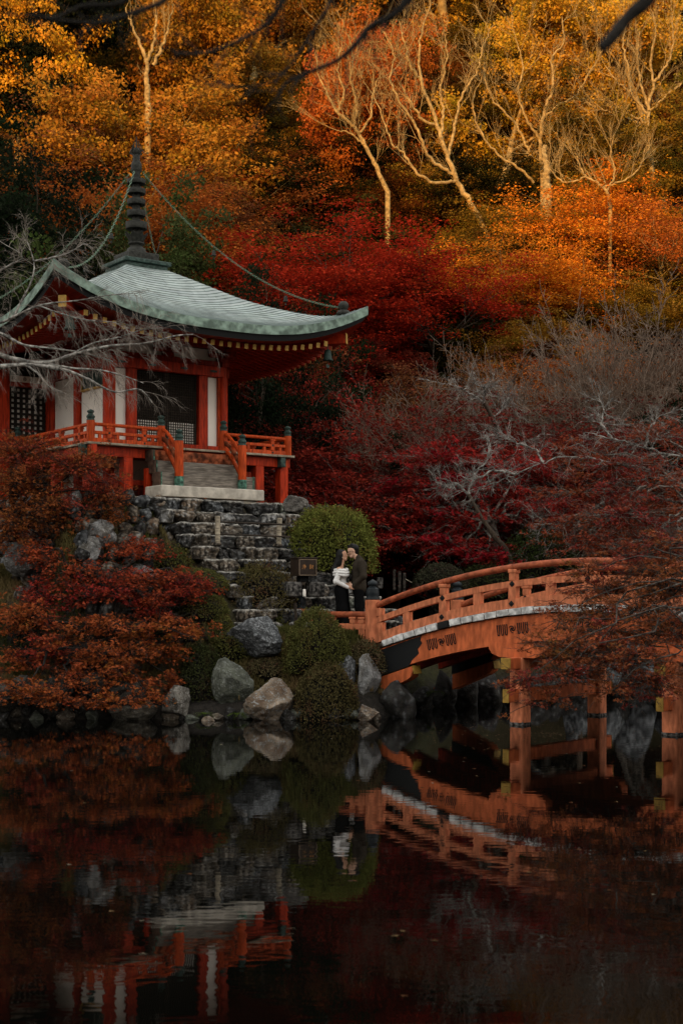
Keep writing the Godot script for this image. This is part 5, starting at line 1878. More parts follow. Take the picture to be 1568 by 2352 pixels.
func build_people() -> void:
	var skin_w := mat(lin(0.42, 0.23, 0.15), 0.6)
	var skin_m := mat(lin(0.50, 0.30, 0.21), 0.6)
	var hair := mat(lin(0.006, 0.0055, 0.005), 0.5)
	var base := Vector3(0.0, ground_h(0.1, 29.7), -29.7)
	var fy := base.y
	# ---- woman, looking right ----
	var W := thing("person", "woman with long black hair, white off-shoulder sweater and wide black trousers, facing a man", "person", Vector3(0.02, fy, -29.7))
	var hc := Vector3(-0.005, 1.565, 0.0)
	var sh_r := Vector3(-0.075, 1.27, 0.165)
	var sh_l := Vector3(-0.045, 1.27, -0.165)
	var el_r := Vector3(-0.135, 1.02, 0.215)
	var wr_r := Vector3(0.115, 0.905, 0.16)
	var el_l := Vector3(-0.02, 1.02, -0.22)
	var wr_l := Vector3(0.17, 0.93, -0.14)
	var body := [
		[Vector3(-0.03, 1.33, 0), Vector3(-0.005, 1.47, 0), 0.052, 0.05],
		[sh_r, sh_l, 0.05, 0.05], [Vector3(-0.05, 1.2, 0), Vector3(-0.04, 1.0, 0), 0.115, 0.095],
		[Vector3(-0.04, 1.0, 0), Vector3(-0.03, 0.86, 0), 0.095, 0.125],
		[sh_r, el_r, 0.042, 0.036], [el_r, wr_r, 0.034, 0.024], [sh_l, el_l, 0.042, 0.036], [el_l, wr_l, 0.034, 0.024],
		[Vector3(-0.03, 0.86, 0.075), Vector3(0.0, 0.48, 0.085), 0.085, 0.055], [Vector3(0.0, 0.48, 0.085), Vector3(-0.02, 0.09, 0.09), 0.05, 0.035],
		[Vector3(-0.03, 0.86, -0.075), Vector3(0.06, 0.48, -0.085), 0.085, 0.055], [Vector3(0.06, 0.48, -0.085), Vector3(0.09, 0.09, -0.09), 0.05, 0.035],
	]
	var b := MB.new()
	flesh(b, body, 0.016)
	flesh(b, head_bones(hc, 1.0, 0.16) + [[Vector3(-0.03, 1.38, 0), hc + Vector3(-0.01, -0.05, 0), 0.05, 0.052, 0.03]], 0.0045, 0.02)
	flesh(b, hand_bones(wr_r, Vector3(0.93, -0.1, -0.15).normalized(), Vector3(0, -0.3, -0.95).normalized(), Vector3(0.1, 0.95, -0.3).normalized(), 0.35), 0.0042, 0.01)
	flesh(b, hand_bones(wr_l, Vector3(0.95, -0.1, 0.1).normalized(), Vector3(0, -0.2, 0.95).normalized(), Vector3(0.1, 0.95, 0.2).normalized(), 0.35), 0.0042, 0.01)
	part(W, "body", b, skin_w)
	b = MB.new()
	var sw := [
		[Vector3(-0.045, 1.19, 0), Vector3(-0.035, 1.0, 0), 0.125, 0.108], [Vector3(0.03, 1.16, 0.06), Vector3(0.03, 1.16, -0.06), 0.085, 0.085], [Vector3(-0.035, 1.0, 0), Vector3(-0.03, 0.93, 0), 0.108, 0.122],
		[sh_r + Vector3(0, -0.06, 0.01), el_r, 0.064, 0.053], [el_r, wr_r + Vector3(-0.01, 0.0, 0), 0.053, 0.038],
		[sh_l + Vector3(0, -0.06, -0.01), el_l, 0.064, 0.053], [el_l, wr_l + Vector3(-0.01, 0.0, 0), 0.053, 0.038],
	]
	flesh(b, sw, 0.012, 0.035)
	# the folded collar band round the upper arms and chest: three soft rolls
	for q in [[1.255, 0.205, 0.135, 0.034], [1.205, 0.222, 0.150, 0.036], [1.155, 0.225, 0.152, 0.032]]:
		var ring := PackedVector3Array()
		var rr := PackedFloat32Array()
		for i in 25:
			var a := TAU * i / 24.0
			ring.append(Vector3(-0.035 + cos(a) * q[2] * 1.0, q[0] + 0.012 * cos(a) - 0.016 * sin(a * 2.0), sin(a) * q[1]))
			rr.append(q[3])
		b.tube(ring, rr, 8, false)
	part(W, "sweater", b, cloth(lin(0.78, 0.76, 0.74)))
	b = MB.new()
	flesh(b, [[Vector3(-0.03, 0.97, 0), Vector3(-0.025, 0.86, 0), 0.112, 0.15], [Vector3(-0.05, 0.84, 0.07), Vector3(-0.01, 0.46, 0.09), 0.125, 0.115], [Vector3(-0.01, 0.46, 0.09), Vector3(-0.0, 0.07, 0.1), 0.115, 0.13],
		[Vector3(-0.0, 0.84, -0.07), Vector3(0.05, 0.46, -0.09), 0.125, 0.11], [Vector3(0.05, 0.46, -0.09), Vector3(0.09, 0.07, -0.1), 0.11, 0.125]], 0.015, 0.04)
	part(W, "trousers", b, cloth(lin(0.006, 0.006, 0.0065)))
	b = MB.new()
	flesh(b, [[Vector3(0.02, 0.04, 0.1), Vector3(0.14, 0.025, 0.1), 0.04, 0.028], [Vector3(0.1, 0.04, -0.1), Vector3(0.22, 0.025, -0.1), 0.04, 0.028]], 0.01, 0.02)
	part(W, "shoes", b, M.black)
	b = MB.new()
	flesh(b, [[hc + Vector3(-0.035, 0.055, 0), hc + Vector3(0.01, 0.066, 0), 0.084, 0.062, 0.03, Vector3(1, 1, 1.02)], [hc + Vector3(-0.06, 0.0, 0), hc + Vector3(-0.085, -0.14, 0), 0.078, 0.075, 0.03],
		[hc + Vector3(-0.03, 0.0, 0.055), hc + Vector3(-0.055, -0.18, 0.06), 0.045, 0.04, 0.03], [hc + Vector3(-0.03, 0.0, -0.055), hc + Vector3(-0.055, -0.18, -0.06), 0.045, 0.04, 0.03],
		[hc + Vector3(-0.085, -0.14, 0), Vector3(-0.165, 1.27, 0.02), 0.08, 0.075], [Vector3(-0.165, 1.27, 0.02), Vector3(-0.205, 1.06, 0.04), 0.075, 0.04], [Vector3(-0.205, 1.06, 0.04), Vector3(-0.19, 0.98, 0.05), 0.036, 0.012],
		[Vector3(-0.16, 1.25, 0.07), Vector3(-0.19, 1.04, 0.11), 0.04, 0.02]], 0.010, 0.03)
	part(W, "hair", b, hair)
	face_details(W, hc, 0.16, 1.0, false, skin_w)
	# ---- man, looking left ----
	var m := thing("person", "man with short black hair and glasses in dark jacket and black trousers", "person", Vector3(0.36, fy, -29.72))
	hc = Vector3(-0.118, 1.648, 0)
	var s_n := Vector3(0.05, 1.43, 0.18)
	var s_f := Vector3(0.02, 1.43, -0.18)
	var e_n := Vector3(0.1, 1.13, 0.25)
	var w_n := Vector3(-0.125, 0.93, 0.15)
	var e_f := Vector3(0.06, 1.13, -0.25)
	var w_f := Vector3(-0.12, 0.95, -0.13)
	b = MB.new()
	body = [
		[Vector3(-0.0, 1.47, 0), Vector3(-0.085, 1.58, 0), 0.062, 0.056], [s_n, s_f, 0.06, 0.06], [Vector3(0.02, 1.34, 0), Vector3(0.0, 1.0, 0), 0.135, 0.115], [Vector3(0, 1.0, 0), Vector3(0.0, 0.9, 0), 0.115, 0.125],
		[s_n, e_n, 0.05, 0.042], [e_n, w_n, 0.04, 0.028], [s_f, e_f, 0.05, 0.042], [e_f, w_f, 0.04, 0.028],
		[Vector3(0, 0.9, 0.085), Vector3(-0.02, 0.5, 0.09), 0.09, 0.06], [Vector3(-0.02, 0.5, 0.09), Vector3(0.03, 0.09, 0.095), 0.055, 0.04],
		[Vector3(0, 0.9, -0.085), Vector3(0.02, 0.5, -0.09), 0.09, 0.06], [Vector3(0.02, 0.5, -0.09), Vector3(0.06, 0.09, -0.095), 0.055, 0.04],
	]
	flesh(b, body, 0.016)
	var hb := flip_x(head_bones(Vector3(-hc.x, hc.y, hc.z), 1.06, -0.2), true)
	flesh(b, hb + [[Vector3(-0.02, 1.5, 0), hc + Vector3(0.02, -0.05, 0), 0.056, 0.056, 0.03]], 0.0045, 0.02)
	flesh(b, hand_bones(w_n, Vector3(-0.9, 0.15, -0.05).normalized(), Vector3(-0.1, 0.1, -0.95).normalized(), Vector3(-0.1, 0.95, 0.1).normalized(), 0.4), 0.0042, 0.01)
	flesh(b, hand_bones(w_f, Vector3(-0.9, 0.1, 0.05).normalized(), Vector3(-0.1, 0.1, 0.95).normalized(), Vector3(-0.1, 0.95, 0.1).normalized(), 0.4), 0.0042, 0.01)
	part(m, "body", b, skin_m)
	b = MB.new()
	flesh(b, [[Vector3(0.025, 1.34, 0.06), Vector3(0.025, 1.34, -0.06), 0.135, 0.135], [Vector3(0.02, 1.34, 0), Vector3(0.0, 1.0, 0), 0.155, 0.145], [Vector3(0.0, 1.0, 0), Vector3(0.005, 0.9, 0), 0.145, 0.155],
		[Vector3(0.0, 0.93, 0.06), Vector3(0.0, 0.93, -0.06), 0.14, 0.14], [s_n + Vector3(0, -0.01, 0), e_n, 0.078, 0.064], [e_n, w_n + Vector3(0.02, 0, 0), 0.064, 0.048],
		[s_f + Vector3(0, -0.01, 0), e_f, 0.078, 0.064], [e_f, w_f + Vector3(0.02, 0, 0), 0.064, 0.048], [Vector3(0.015, 1.47, 0), Vector3(-0.025, 1.525, 0), 0.085, 0.068]], 0.012, 0.04)
	part(m, "jacket", b, cloth(lin(0.040, 0.032, 0.024)))
	b = MB.new()
	flesh(b, [[Vector3(0.0, 0.9, 0), Vector3(0.0, 0.82, 0), 0.13, 0.13], [Vector3(0, 0.84, 0.08), Vector3(-0.01, 0.5, 0.09), 0.105, 0.082], [Vector3(-0.01, 0.5, 0.09), Vector3(0.03, 0.07, 0.095), 0.082, 0.07],
		[Vector3(0, 0.84, -0.08), Vector3(0.03, 0.5, -0.09), 0.105, 0.082], [Vector3(0.03, 0.5, -0.09), Vector3(0.06, 0.07, -0.095), 0.082, 0.07]], 0.015, 0.035)
	part(m, "trousers", b, cloth(lin(0.006, 0.006, 0.0065)))
	b = MB.new()
	flesh(b, [[Vector3(0.03, 0.045, 0.095), Vector3(-0.14, 0.03, 0.1), 0.045, 0.034], [Vector3(0.06, 0.045, -0.095), Vector3(-0.11, 0.03, -0.1), 0.045, 0.034]], 0.01, 0.02)
	part(m, "shoes", b, M.black)
	b = MB.new()
	flesh(b, [[hc + Vector3(0.035, 0.075, 0), hc + Vector3(-0.035, 0.082, 0), 0.084, 0.066, 0.03, Vector3(1, 1, 1.04)], [hc + Vector3(0.055, 0.05, 0), hc + Vector3(0.06, -0.01, 0), 0.07, 0.06, 0.03],
		[hc + Vector3(-0.075, 0.115, 0.02), hc + Vector3(-0.095, 0.105, -0.02), 0.03, 0.028, 0.03], [hc + Vector3(-0.03, 0.14, 0.03), hc + Vector3(0.0, 0.145, -0.03), 0.03, 0.03, 0.03]], 0.008, 0.03)
	part(m, "hair", b, hair)
	face_details(m, hc, -0.2, 1.06, true, skin_m)

func face_details(o: Node3D, hc: Vector3, ang: float, s: float, flip: bool, _skin: Material) -> void:
	var sg := -1.0 if flip else 1.0
	var bs := Basis(Vector3(0, 0, 1), ang)
	var put := func(p: Vector3) -> Vector3:
		var q: Vector3 = bs * p * s
		return hc + Vector3(q.x * sg, q.y, q.z)
	var lip := MB.new()
	lip.tube(PackedVector3Array([put.call(Vector3(0.084, -0.056, 0.024)), put.call(Vector3(0.0955, -0.056, 0)), put.call(Vector3(0.084, -0.056, -0.024))]), PackedFloat32Array([0.003, 0.005, 0.003]), 6)
	part(o, "lips", lip, mat(lin(0.28, 0.09, 0.07), 0.5))
	for z in [-1, 1]:
		var e := MB.new()
		e.tube(PackedVector3Array([put.call(Vector3(0.082, 0.008, 0.018 * z)), put.call(Vector3(0.081, 0.004, 0.032 * z)), put.call(Vector3(0.072, 0.006, 0.044 * z))]), PackedFloat32Array([0.003, 0.005, 0.003]), 6)
		part(o, "eye", e, M.black)
		var br := MB.new()
		br.tube(PackedVector3Array([put.call(Vector3(0.093, 0.030, 0.014 * z)), put.call(Vector3(0.090, 0.036, 0.032 * z)), put.call(Vector3(0.076, 0.030, 0.05 * z))]), PackedFloat32Array([0.003, 0.004, 0.002]), 5)
		part(o, "eyebrow", br, M.black)
	if flip:
		var g := MB.new()
		for z in [-1, 1]:
			var ring := PackedVector3Array()
			var rr := PackedFloat32Array()
			for i in 13:
				var a := TAU * i / 12.0
				ring.append(put.call(Vector3(0.104 - 0.006 * absf(cos(a)), 0.002 + sin(a) * 0.018, 0.034 * z + cos(a) * 0.024)))
				rr.append(0.0022)
			g.tube(ring, rr, 5, false)
			g.rod(put.call(Vector3(0.098, 0.008, 0.058 * z)), put.call(Vector3(-0.005, 0.012, 0.078 * z)), 0.0022, 5)
		g.rod(put.call(Vector3(0.106, 0.008, 0.01)), put.call(Vector3(0.106, 0.008, -0.01)), 0.0022, 5)
		part(o, "glasses", g, M.black)
	else:
		var j := MB.new()
		j.lathe(put.call(Vector3(-0.002, -0.036, 0.084)), [[0.0, -0.007], [0.006, -0.003], [0.006, 0.003], [0.0, 0.007]], 8)
		part(o, "earring", j, mat(lin(0.75, 0.7, 0.6), 0.25))

# ---------- near plants and small things ----------
func path_pts(list: Array) -> PackedVector3Array:    # [px, py, depth] -> points, smoothed
	var c := Curve3D.new()
	for i in list.size():
		var p := at(list[i][0], list[i][1], list[i][2])
		var a := at(list[maxi(i - 1, 0)][0], list[maxi(i - 1, 0)][1], list[maxi(i - 1, 0)][2])
		var e := at(list[mini(i + 1, list.size() - 1)][0], list[mini(i + 1, list.size() - 1)][1], list[mini(i + 1, list.size() - 1)][2])
		var t := (e - a) / 6.0
		c.add_point(p, -t, t)
	var out := PackedVector3Array()
	var n := maxi(6, list.size() * 5)
	for i in n + 1:
		out.append(c.sample_baked(c.get_baked_length() * i / n, true))
	return out

func bough(mb: MB, pts: PackedVector3Array, r0: float, r1: float, sides := 6, knob := 0.12) -> void:
	var rr := PackedFloat32Array()
	for i in pts.size():
		rr.append(lerpf(r0, r1, float(i) / (pts.size() - 1)) * (1.0 + rnd(-knob, knob)))
	mb.tube(pts, rr, sides)

# shoots along a bough; droop bends them down
func shoots(mb: MB, pts: PackedVector3Array, n: int, len: float, rad: float, levels: int, droop: float, from := 0.1, fwd := 0.8) -> void:
	for i in n:
		var s := lerpf(from, 1.0, (i + rnd()) / n) * (pts.size() - 1)
		var k := mini(int(s), pts.size() - 2)
		var p := pts[k].lerp(pts[k + 1], s - k)
		var d := (pts[k + 1] - pts[k]).normalized()
		twig(mb, p, (d * fwd + rand_unit() * 0.75 + Vector3(0, -droop * 0.4, 0)).normalized(), len * rnd(0.45, 1.25), rad, levels, droop)

func twig(mb: MB, o: Vector3, dir: Vector3, len: float, rad: float, levels: int, droop: float) -> void:
	var pts := PackedVector3Array([o])
	var rr := PackedFloat32Array([rad])
	var d := dir
	var p := o
	for i in 4:
		d = (d + rand_unit() * 0.2 + Vector3(0, -droop * 0.22, 0)).normalized()
		p += d * len / 4
		pts.append(p)
		rr.append(rad * (1.0 - 0.18 * (i + 1)))
	mb.tube(pts, rr, 3, false)
	if levels > 1:
		for k in 5:
			var s := rnd(0.15, 1.0) * 4.0
			var i := mini(int(s), 3)
			var dd := (pts[i + 1] - pts[i]).normalized()
			twig(mb, pts[i].lerp(pts[i + 1], s - i), (dd + rand_unit() * 0.65).normalized(), len * rnd(0.35, 0.65), rad * 0.6, levels - 1, droop)

# a maple built from flat pads of leaves, each reached by a bough from the fork
func pad_maple(called: String, label: String, foot: Vector3, fork: Vector3, pads: Array, leaf: Material, wood: Material, leaf_len: float, sprays: float, per := 26, trunk_r := 0.09, twigs := 1.0, bough_r := 0.0) -> Node3D:
	var t := thing(called, label, "tree", foot)
	var w := MB.new()
	var mid := (foot + fork) * 0.5 + Vector3(rnd(-0.2, 0.2), 0, rnd(-0.2, 0.2))
	bough(w, PackedVector3Array([foot - Vector3(0, 0.2, 0), foot.lerp(mid, 0.5) + rand_unit() * 0.05, mid, mid.lerp(fork, 0.5) + rand_unit() * 0.05, fork]), trunk_r, trunk_r * 0.6, 8)
	var L := Leaves.new()
	for pd in pads:
		var c := at(pd[0], pd[1], pd[2])
		var s: float = pd[2] / F
		var R := Vector3(pd[3] * s * 0.5, pd[4] * s * 0.5, pd[3] * s * 0.38)
		var a := fork
		var pts := PackedVector3Array()
		var bend := Vector3(0, (c - a).length() * 0.12, 0) + rand_unit() * 0.12
		var wig := Vector3(0, 0.22, 0.12) * (c - a).length()
		for i in 14:
			var q := i / 13.0
			pts.append(a.lerp(c, q) + bend * sin(q * PI) + wig * sin(q * PI) * (fn.get_noise_2d(q * 90.0, c.x * 70.0 + c.y * 90.0)) + wig.rotated(Vector3.FORWARD, 1.5) * sin(q * PI) * fn.get_noise_2d(q * 120.0, 500.0 + c.x * 70.0))
		bough(w, pts, bough_r if bough_r > 0 else trunk_r * 0.5, 0.008, 5)
		var n := int(sprays * pd[3] * pd[4] / 1000.0 * (pd[5] if pd.size() > 5 else 1.0))
		for i in n:
			var q := rand_unit() * (pow(rnd(), 0.4) if rnd() < 0.7 else absf(rng.randfn(0.0, 0.75)))
			var tip := c + q * R * Vector3(1.0, 1.35, 1.0)
			tip.y += 0.35 * R.y * fn.get_noise_2d(tip.x * 25.0, tip.z * 25.0) - absf(q.x) * R.y * 0.25
			if rnd() < 0.5 * twigs:
				var st := c + q * R * Vector3(0.3, 0.1, 0.3)
				w.tube(PackedVector3Array([st, (st + tip) * 0.5 + rand_unit() * 0.05, tip]), PackedFloat32Array([0.008, 0.006, 0.003]), 3, false)
			if per > 0:
				var tone := rnd(0.65, 1.25)
				var hue := fn.get_noise_3dv(tip * 30.0) * 0.9 + rnd(-0.12, 0.2)
				for k in per:
					var u := rand_unit() * pow(rnd(), 0.5)
					var o := tip + u * Vector3(0.17, 0.075, 0.17) * (s * 115.0)
					var dd := Vector3(rnd(-1, 1), rnd(-0.7, 0.1), rnd(-1, 1)).normalized()
					var nn := (Vector3.UP + rand_unit() * 0.8).normalized()
					nn = (nn - dd * nn.dot(dd)).normalized()
					var g := tone * rnd(0.7, 1.3)
					L.maple(o, dd, nn, leaf_len * rnd(0.7, 1.25), Color(g * (1.0 + 0.2 * hue), g * clampf(1.0 + hue * 1.6, 0.5, 2.6), g))
			if rnd() < twigs:
				twig(w, tip, (q + rand_unit() * 0.5).normalized() * Vector3(1, 0.4, 1), 0.3 * s * 115.0, 0.004, 2, 0.1)
	for i in w.v.size():
		w.v[i] -= foot
	for i in L.v.size():
		L.v[i] -= foot
	part(t, "trunk", w, wood)
	if L.v.size():
		part(t, "crown", L.commit(), leaf)
	return t

func lichen_tree(label: String, stem: Array, boughs: Array) -> void:
	var foot := at(stem[0][0], stem[0][1], stem[0][2])
	foot.y = minf(foot.y, ground_h(foot.x, -foot.z)) - 0.2
	var t := thing("lichened_tree", label, "tree", foot)
	var w := MB.new()
	var st := path_pts(stem)
	st.insert(0, foot)
	var sm := MB.new()
	bough(sm, st, 0.075, 0.04, 7, 0.2)
	for i in sm.v.size():
		sm.v[i] -= foot
	part(t, "trunk", sm, M.bark)
	for b in boughs:
		var pts := path_pts(b)
		for i in pts.size():
			pts[i] += rand_unit() * 0.03
		bough(w, pts, 0.034, 0.008, 6, 0.25)
		shoots(w, pts, 22, 0.5, 0.008, 3, 0.1, 0.1, 0.6)
	for i in w.v.size():
		w.v[i] -= foot
	part(t, "branches", w, M.bark_white)

func ground_at(px: float, d: float) -> Vector3:
	var x := (px - 784.0) / F * d
	return Vector3(x, ground_h(x, d), -d)

func build_near() -> void:
	var azalea := leaf_mat(0.094, 0.094, 0.028)
	var azalea_red := leaf_mat(0.090, 0.074, 0.030)
	var green := leaf_mat(0.135, 0.145, 0.032)
	var deep := leaf_mat(0.044, 0.05, 0.019)
	var dry := leaf_mat(0.10, 0.082, 0.04)
	var red := leaf_mat(0.31, 0.058, 0.024)
	var redor := leaf_mat(0.32, 0.078, 0.026)
	var rusty := leaf_mat(0.29, 0.085, 0.028)
	var dull := leaf_mat(0.24, 0.052, 0.026)
	bush("round_bush", "large round clipped yellow-green bush right of the stone stair, behind the couple", 760, 1238, 31.9, 190, 122, green, 17000, 0.055, 0.16, 0.9, "", 20, 2.7)
	bush("azalea_bush", "big domed clipped azalea in front of the wing railing", 727, 1468, 28.15, 152, 128, azalea, 11000, 0.042, 0.1)
	bush("azalea_bush", "domed azalea at the waterline below the big domed one", 748, 1588, 27.65, 150, 130, azalea_red, 10000, 0.042, 0.12)
	bush("azalea_bush", "small ragged azalea under the bridge's left end post", 842, 1508, 28.35, 90, 62, dry, 4000, 0.04, 0.2)
	bush("azalea_bush", "low clipped azalea left of the big slate boulder", 537, 1475, 0.0, 104, 56, azalea, 4000, 0.04, 0.1)
	bush("azalea_bush", "dark domed azalea left of the greenish slab boulder", 462, 1538, 0.0, 112, 112, deep, 7000, 0.042, 0.1)
	bush("azalea_bush", "loose azalea with bare grey twigs between boulder and stone stair", 598, 1352, 0.0, 160, 95, azalea_red, 5200, 0.045, 0.3, 0.8, "", 90)
	bush("azalea_bush", "flat moss-green azalea beside the little blue-grey boulder", 572, 1318, 0.0, 110, 34, azalea, 3000, 0.04, 0.12)
	bush("azalea_bush", "flat azalea left of the stair foot", 448, 1330, 0.0, 150, 44, azalea, 4200, 0.04, 0.14)
	bush("azalea_bush", "small clipped azalea peeping over the big slate boulder's right shoulder", 640, 1418, 0.0, 62, 34, azalea, 2000, 0.04, 0.1)
	bush("azalea_bush", "small clipped azalea at the big slate boulder's left shoulder", 505, 1434, 0.0, 62, 46, azalea, 2200, 0.04, 0.1)
	bush("azalea_bush", "thin bush at the foot of the rubble wall", 395, 1290, 0.0, 90, 60, azalea, 2600, 0.045, 0.3, 0.8, "", 50)
	bush("azalea_bush", "shaded azalea under the red maple's right edge", 360, 1420, 0.0, 120, 80, deep, 4000, 0.042, 0.15)
	bush("azalea_bush", "shaded azalea low under the middle of the red maple", 230, 1480, 0.0, 130, 100, deep, 4000, 0.042, 0.15)
	bush("azalea_bush", "shaded azalea at the left edge under the maple", 80, 1450, 0.0, 150, 110, deep, 4000, 0.042, 0.15)
	bush("azalea_bush", "olive clipped azalea on the slope between the red maple's tips and the loose azalea", 470, 1390, 0.0, 110, 50, azalea, 4000, 0.04, 0.14)
	bush("azalea_bush", "brownish azalea on the slope just right of the scarlet maple's tip", 430, 1440, 0.0, 90, 46, azalea_red, 3000, 0.04, 0.16)
	bush("azalea_bush", "low brownish azalea above the tan boulder", 610, 1530, 0.0, 90, 36, dry, 3000, 0.04, 0.2)
	bush("hedge", "dark grey-green clipped hedge on the path behind the bridge railing", 1012, 1322, 33.4, 120, 50, leaf_mat(0.05, 0.05, 0.03), 5000, 0.045, 0.1)
	bush("shrub", "mid green shrub seen over the bridge's hand rail", 1235, 1268, 34.8, 170, 95, leaf_mat(0.045, 0.062, 0.02), 7000, 0.06, 0.2)
	bush("shrub", "dark shrub in the shade behind the bridge railing", 1120, 1330, 34.4, 150, 70, deep, 4000, 0.055, 0.2)
	for f in [[470, 1640, 27.2, "fern at the waterline beside the tiny tan stone"], [545, 1640, 27.2, "small fern at the waterline right of the tiny tan stone"], [935, 1605, 28.9, "fern clump on the dark bank under the bridge's left end"], [1000, 1590, 29.6, "fern clump on the dark bank right of the first one"], [880, 1505, 28.3, "fern tuft hanging beside the upright pale boulder"]]:
		var c := at(f[0], f[1], f[2])
		var L := Leaves.new()
		for i in 16:
			var a := rnd(0, TAU)
			var d := Vector3(cos(a), rnd(0.3, 1.0), sin(a)).normalized()
			var p := Vector3.ZERO
			for k in 7:
				d = (d + Vector3(0, -0.22, 0)).normalized()
				var e := p + d * 0.035
				var sd := d.cross(Vector3.UP).normalized()
				for s in [-1, 1]:
					L.leaf(p, (sd * s + d * 0.4).normalized(), Vector3.UP, 0.06 * (1.0 - k / 9.0), 0.012, Color.WHITE * rnd(0.7, 1.3))
				p = e
		var o := part(self, "fern", L.commit(), leaf_mat(0.08, 0.12, 0.02), c)
		tag(o, f[3], "fern", "ferns along the waterline")

	# maples on the left bank, pads of leaves from back to front
	pad_maple("left_maple", "orange-brown maple at the left edge in front of the hall's deck", ground_at(-40, 29.6), at(30, 1180, 29.6),
		[[60, 1030, 29.6, 180, 70], [190, 1075, 29.5, 170, 70], [60, 1110, 29.4, 190, 90], [230, 1135, 29.5, 150, 60], [130, 1165, 29.3, 200, 70], [40, 1210, 29.2, 150, 80], [240, 1190, 29.5, 100, 40, 0.6], [150, 1220, 29.3, 130, 40, 0.6]], rusty, M.bark_dark, 0.055, 13.0, 14)
	pad_maple("left_maple", "scarlet maple with spreading layers over the left bank, its tips reaching the azaleas", ground_at(240, 28.7), at(262, 1360, 28.6),
		[[90, 1270, 28.9, 150, 45], [300, 1262, 29.2, 170, 46], [170, 1315, 28.8, 210, 55], [330, 1330, 28.6, 180, 50], [420, 1325, 28.8, 130, 34], [250, 1355, 28.5, 220, 50], [400, 1365, 28.4, 150, 40], [470, 1345, 28.6, 90, 28], [120, 1370, 28.5, 170, 46], [350, 1395, 28.3, 110, 40]], red, M.bark_dark, 0.055, 12.0, 15)
	pad_maple("left_maple", "lowest orange-red maple branches hanging over the shaded rocks at the left", ground_at(150, 28.2), at(200, 1480, 28.0),
		[[60, 1420, 28.0, 190, 60], [220, 1440, 27.9, 190, 50], [360, 1440, 27.9, 170, 50], [120, 1490, 27.7, 180, 56], [270, 1500, 27.6, 210, 60], [380, 1500, 27.8, 120, 40], [210, 1545, 27.4, 180, 60], [300, 1565, 27.4, 140, 50], [400, 1560, 27.6, 60, 36], [50, 1520, 27.7, 120, 60, 0.6], [440, 1445, 28.0, 110, 30, 0.7], [140, 1595, 27.0, 170, 44, 0.7], [255, 1606, 27.0, 150, 38, 0.6], [50, 1585, 27.0, 150, 50, 0.7], [345, 1598, 27.0, 110, 36, 0.5]], redor, M.bark_dark, 0.055, 12.0, 15)
	# crimson layers behind the couple and over the path
	pad_maple("crimson_maple", "crimson maple with pale lichened leaning stems behind the bridge", ground_at(1190, 35.0), at(1130, 1200, 35.0),
		[[970, 1235, 34.8, 190, 40], [1060, 1260, 34.6, 160, 44], [960, 1180, 35.2, 200, 50], [1080, 1190, 35.0, 200, 50], [940, 1120, 35.6, 190, 50], [1060, 1120, 35.4, 220, 60], [1190, 1150, 35.2, 180, 60], [1010, 1050, 35.9, 240, 60], [1190, 1060, 35.8, 200, 60], [1260, 1180, 34.8, 150, 50], [1120, 1280, 34.4, 120, 40]], leaf_mat(0.34, 0.026, 0.022), M.bark_pale, 0.075, 7.0, 24, 0.11)
	# the maple whose branches hang in front of the bridge at the right
	pad_maple("right_maple", "half bare rusty maple branches hanging before the bridge at the right edge", Vector3(8.6, ground_h(8.6, 21.6), -21.6), at(1760, 1380, 21.6),
		[[1540, 1250, 22.8, 200, 70, 0.6], [1450, 1275, 22.8, 200, 60, 0.6], [1350, 1310, 22.6, 160, 46, 0.5], [1530, 1350, 22.2, 200, 80, 0.8], [1330, 1390, 22.2, 180, 50, 0.6], [1500, 1310, 22.5, 240, 70, 0.7], [1380, 1350, 22.5, 200, 60, 0.6], [1470, 1400, 22.0, 260, 70, 0.8], [1290, 1425, 22.0, 160, 46, 0.5], [1400, 1450, 21.6, 260, 60, 0.8], [1270, 1485, 21.4, 180, 50, 0.6], [1420, 1510, 21.2, 280, 70, 0.9], [1300, 1545, 21.0, 220, 60, 0.8], [1500, 1560, 21.2, 200, 70, 0.7], [1210, 1560, 20.8, 140, 50, 0.6], [1260, 1610, 20.8, 130, 40, 0.4], [1400, 1590, 20.8, 160, 40, 0.4], [1530, 1450, 21.5, 180, 70, 0.8]], leaf_mat(0.21, 0.062, 0.026), M.bark_brown, 0.05, 7.2, 16, 0.13, 1.5, 0.022)
	pad_maple("right_maple", "dull red and grey twiggy maple behind the bridge at the right edge", ground_at(1640, 33.0), at(1600, 1150, 33.0),
		[[1500, 1000, 33.5, 260, 70, 0.7], [1400, 1070, 33.2, 280, 60, 0.7], [1500, 1120, 33.0, 280, 70, 0.8], [1330, 1130, 33.0, 220, 50, 0.6], [1420, 1180, 32.6, 300, 70, 0.8], [1290, 1210, 32.6, 200, 50, 0.6], [1500, 1240, 32.4, 240, 70, 0.8], [1350, 1250, 32.4, 220, 44, 0.6], [1290, 1030, 33.6, 200, 44, 0.5]], dull, M.bark_pale, 0.06, 8.0, 20, 0.13, 1.3, 0.035)

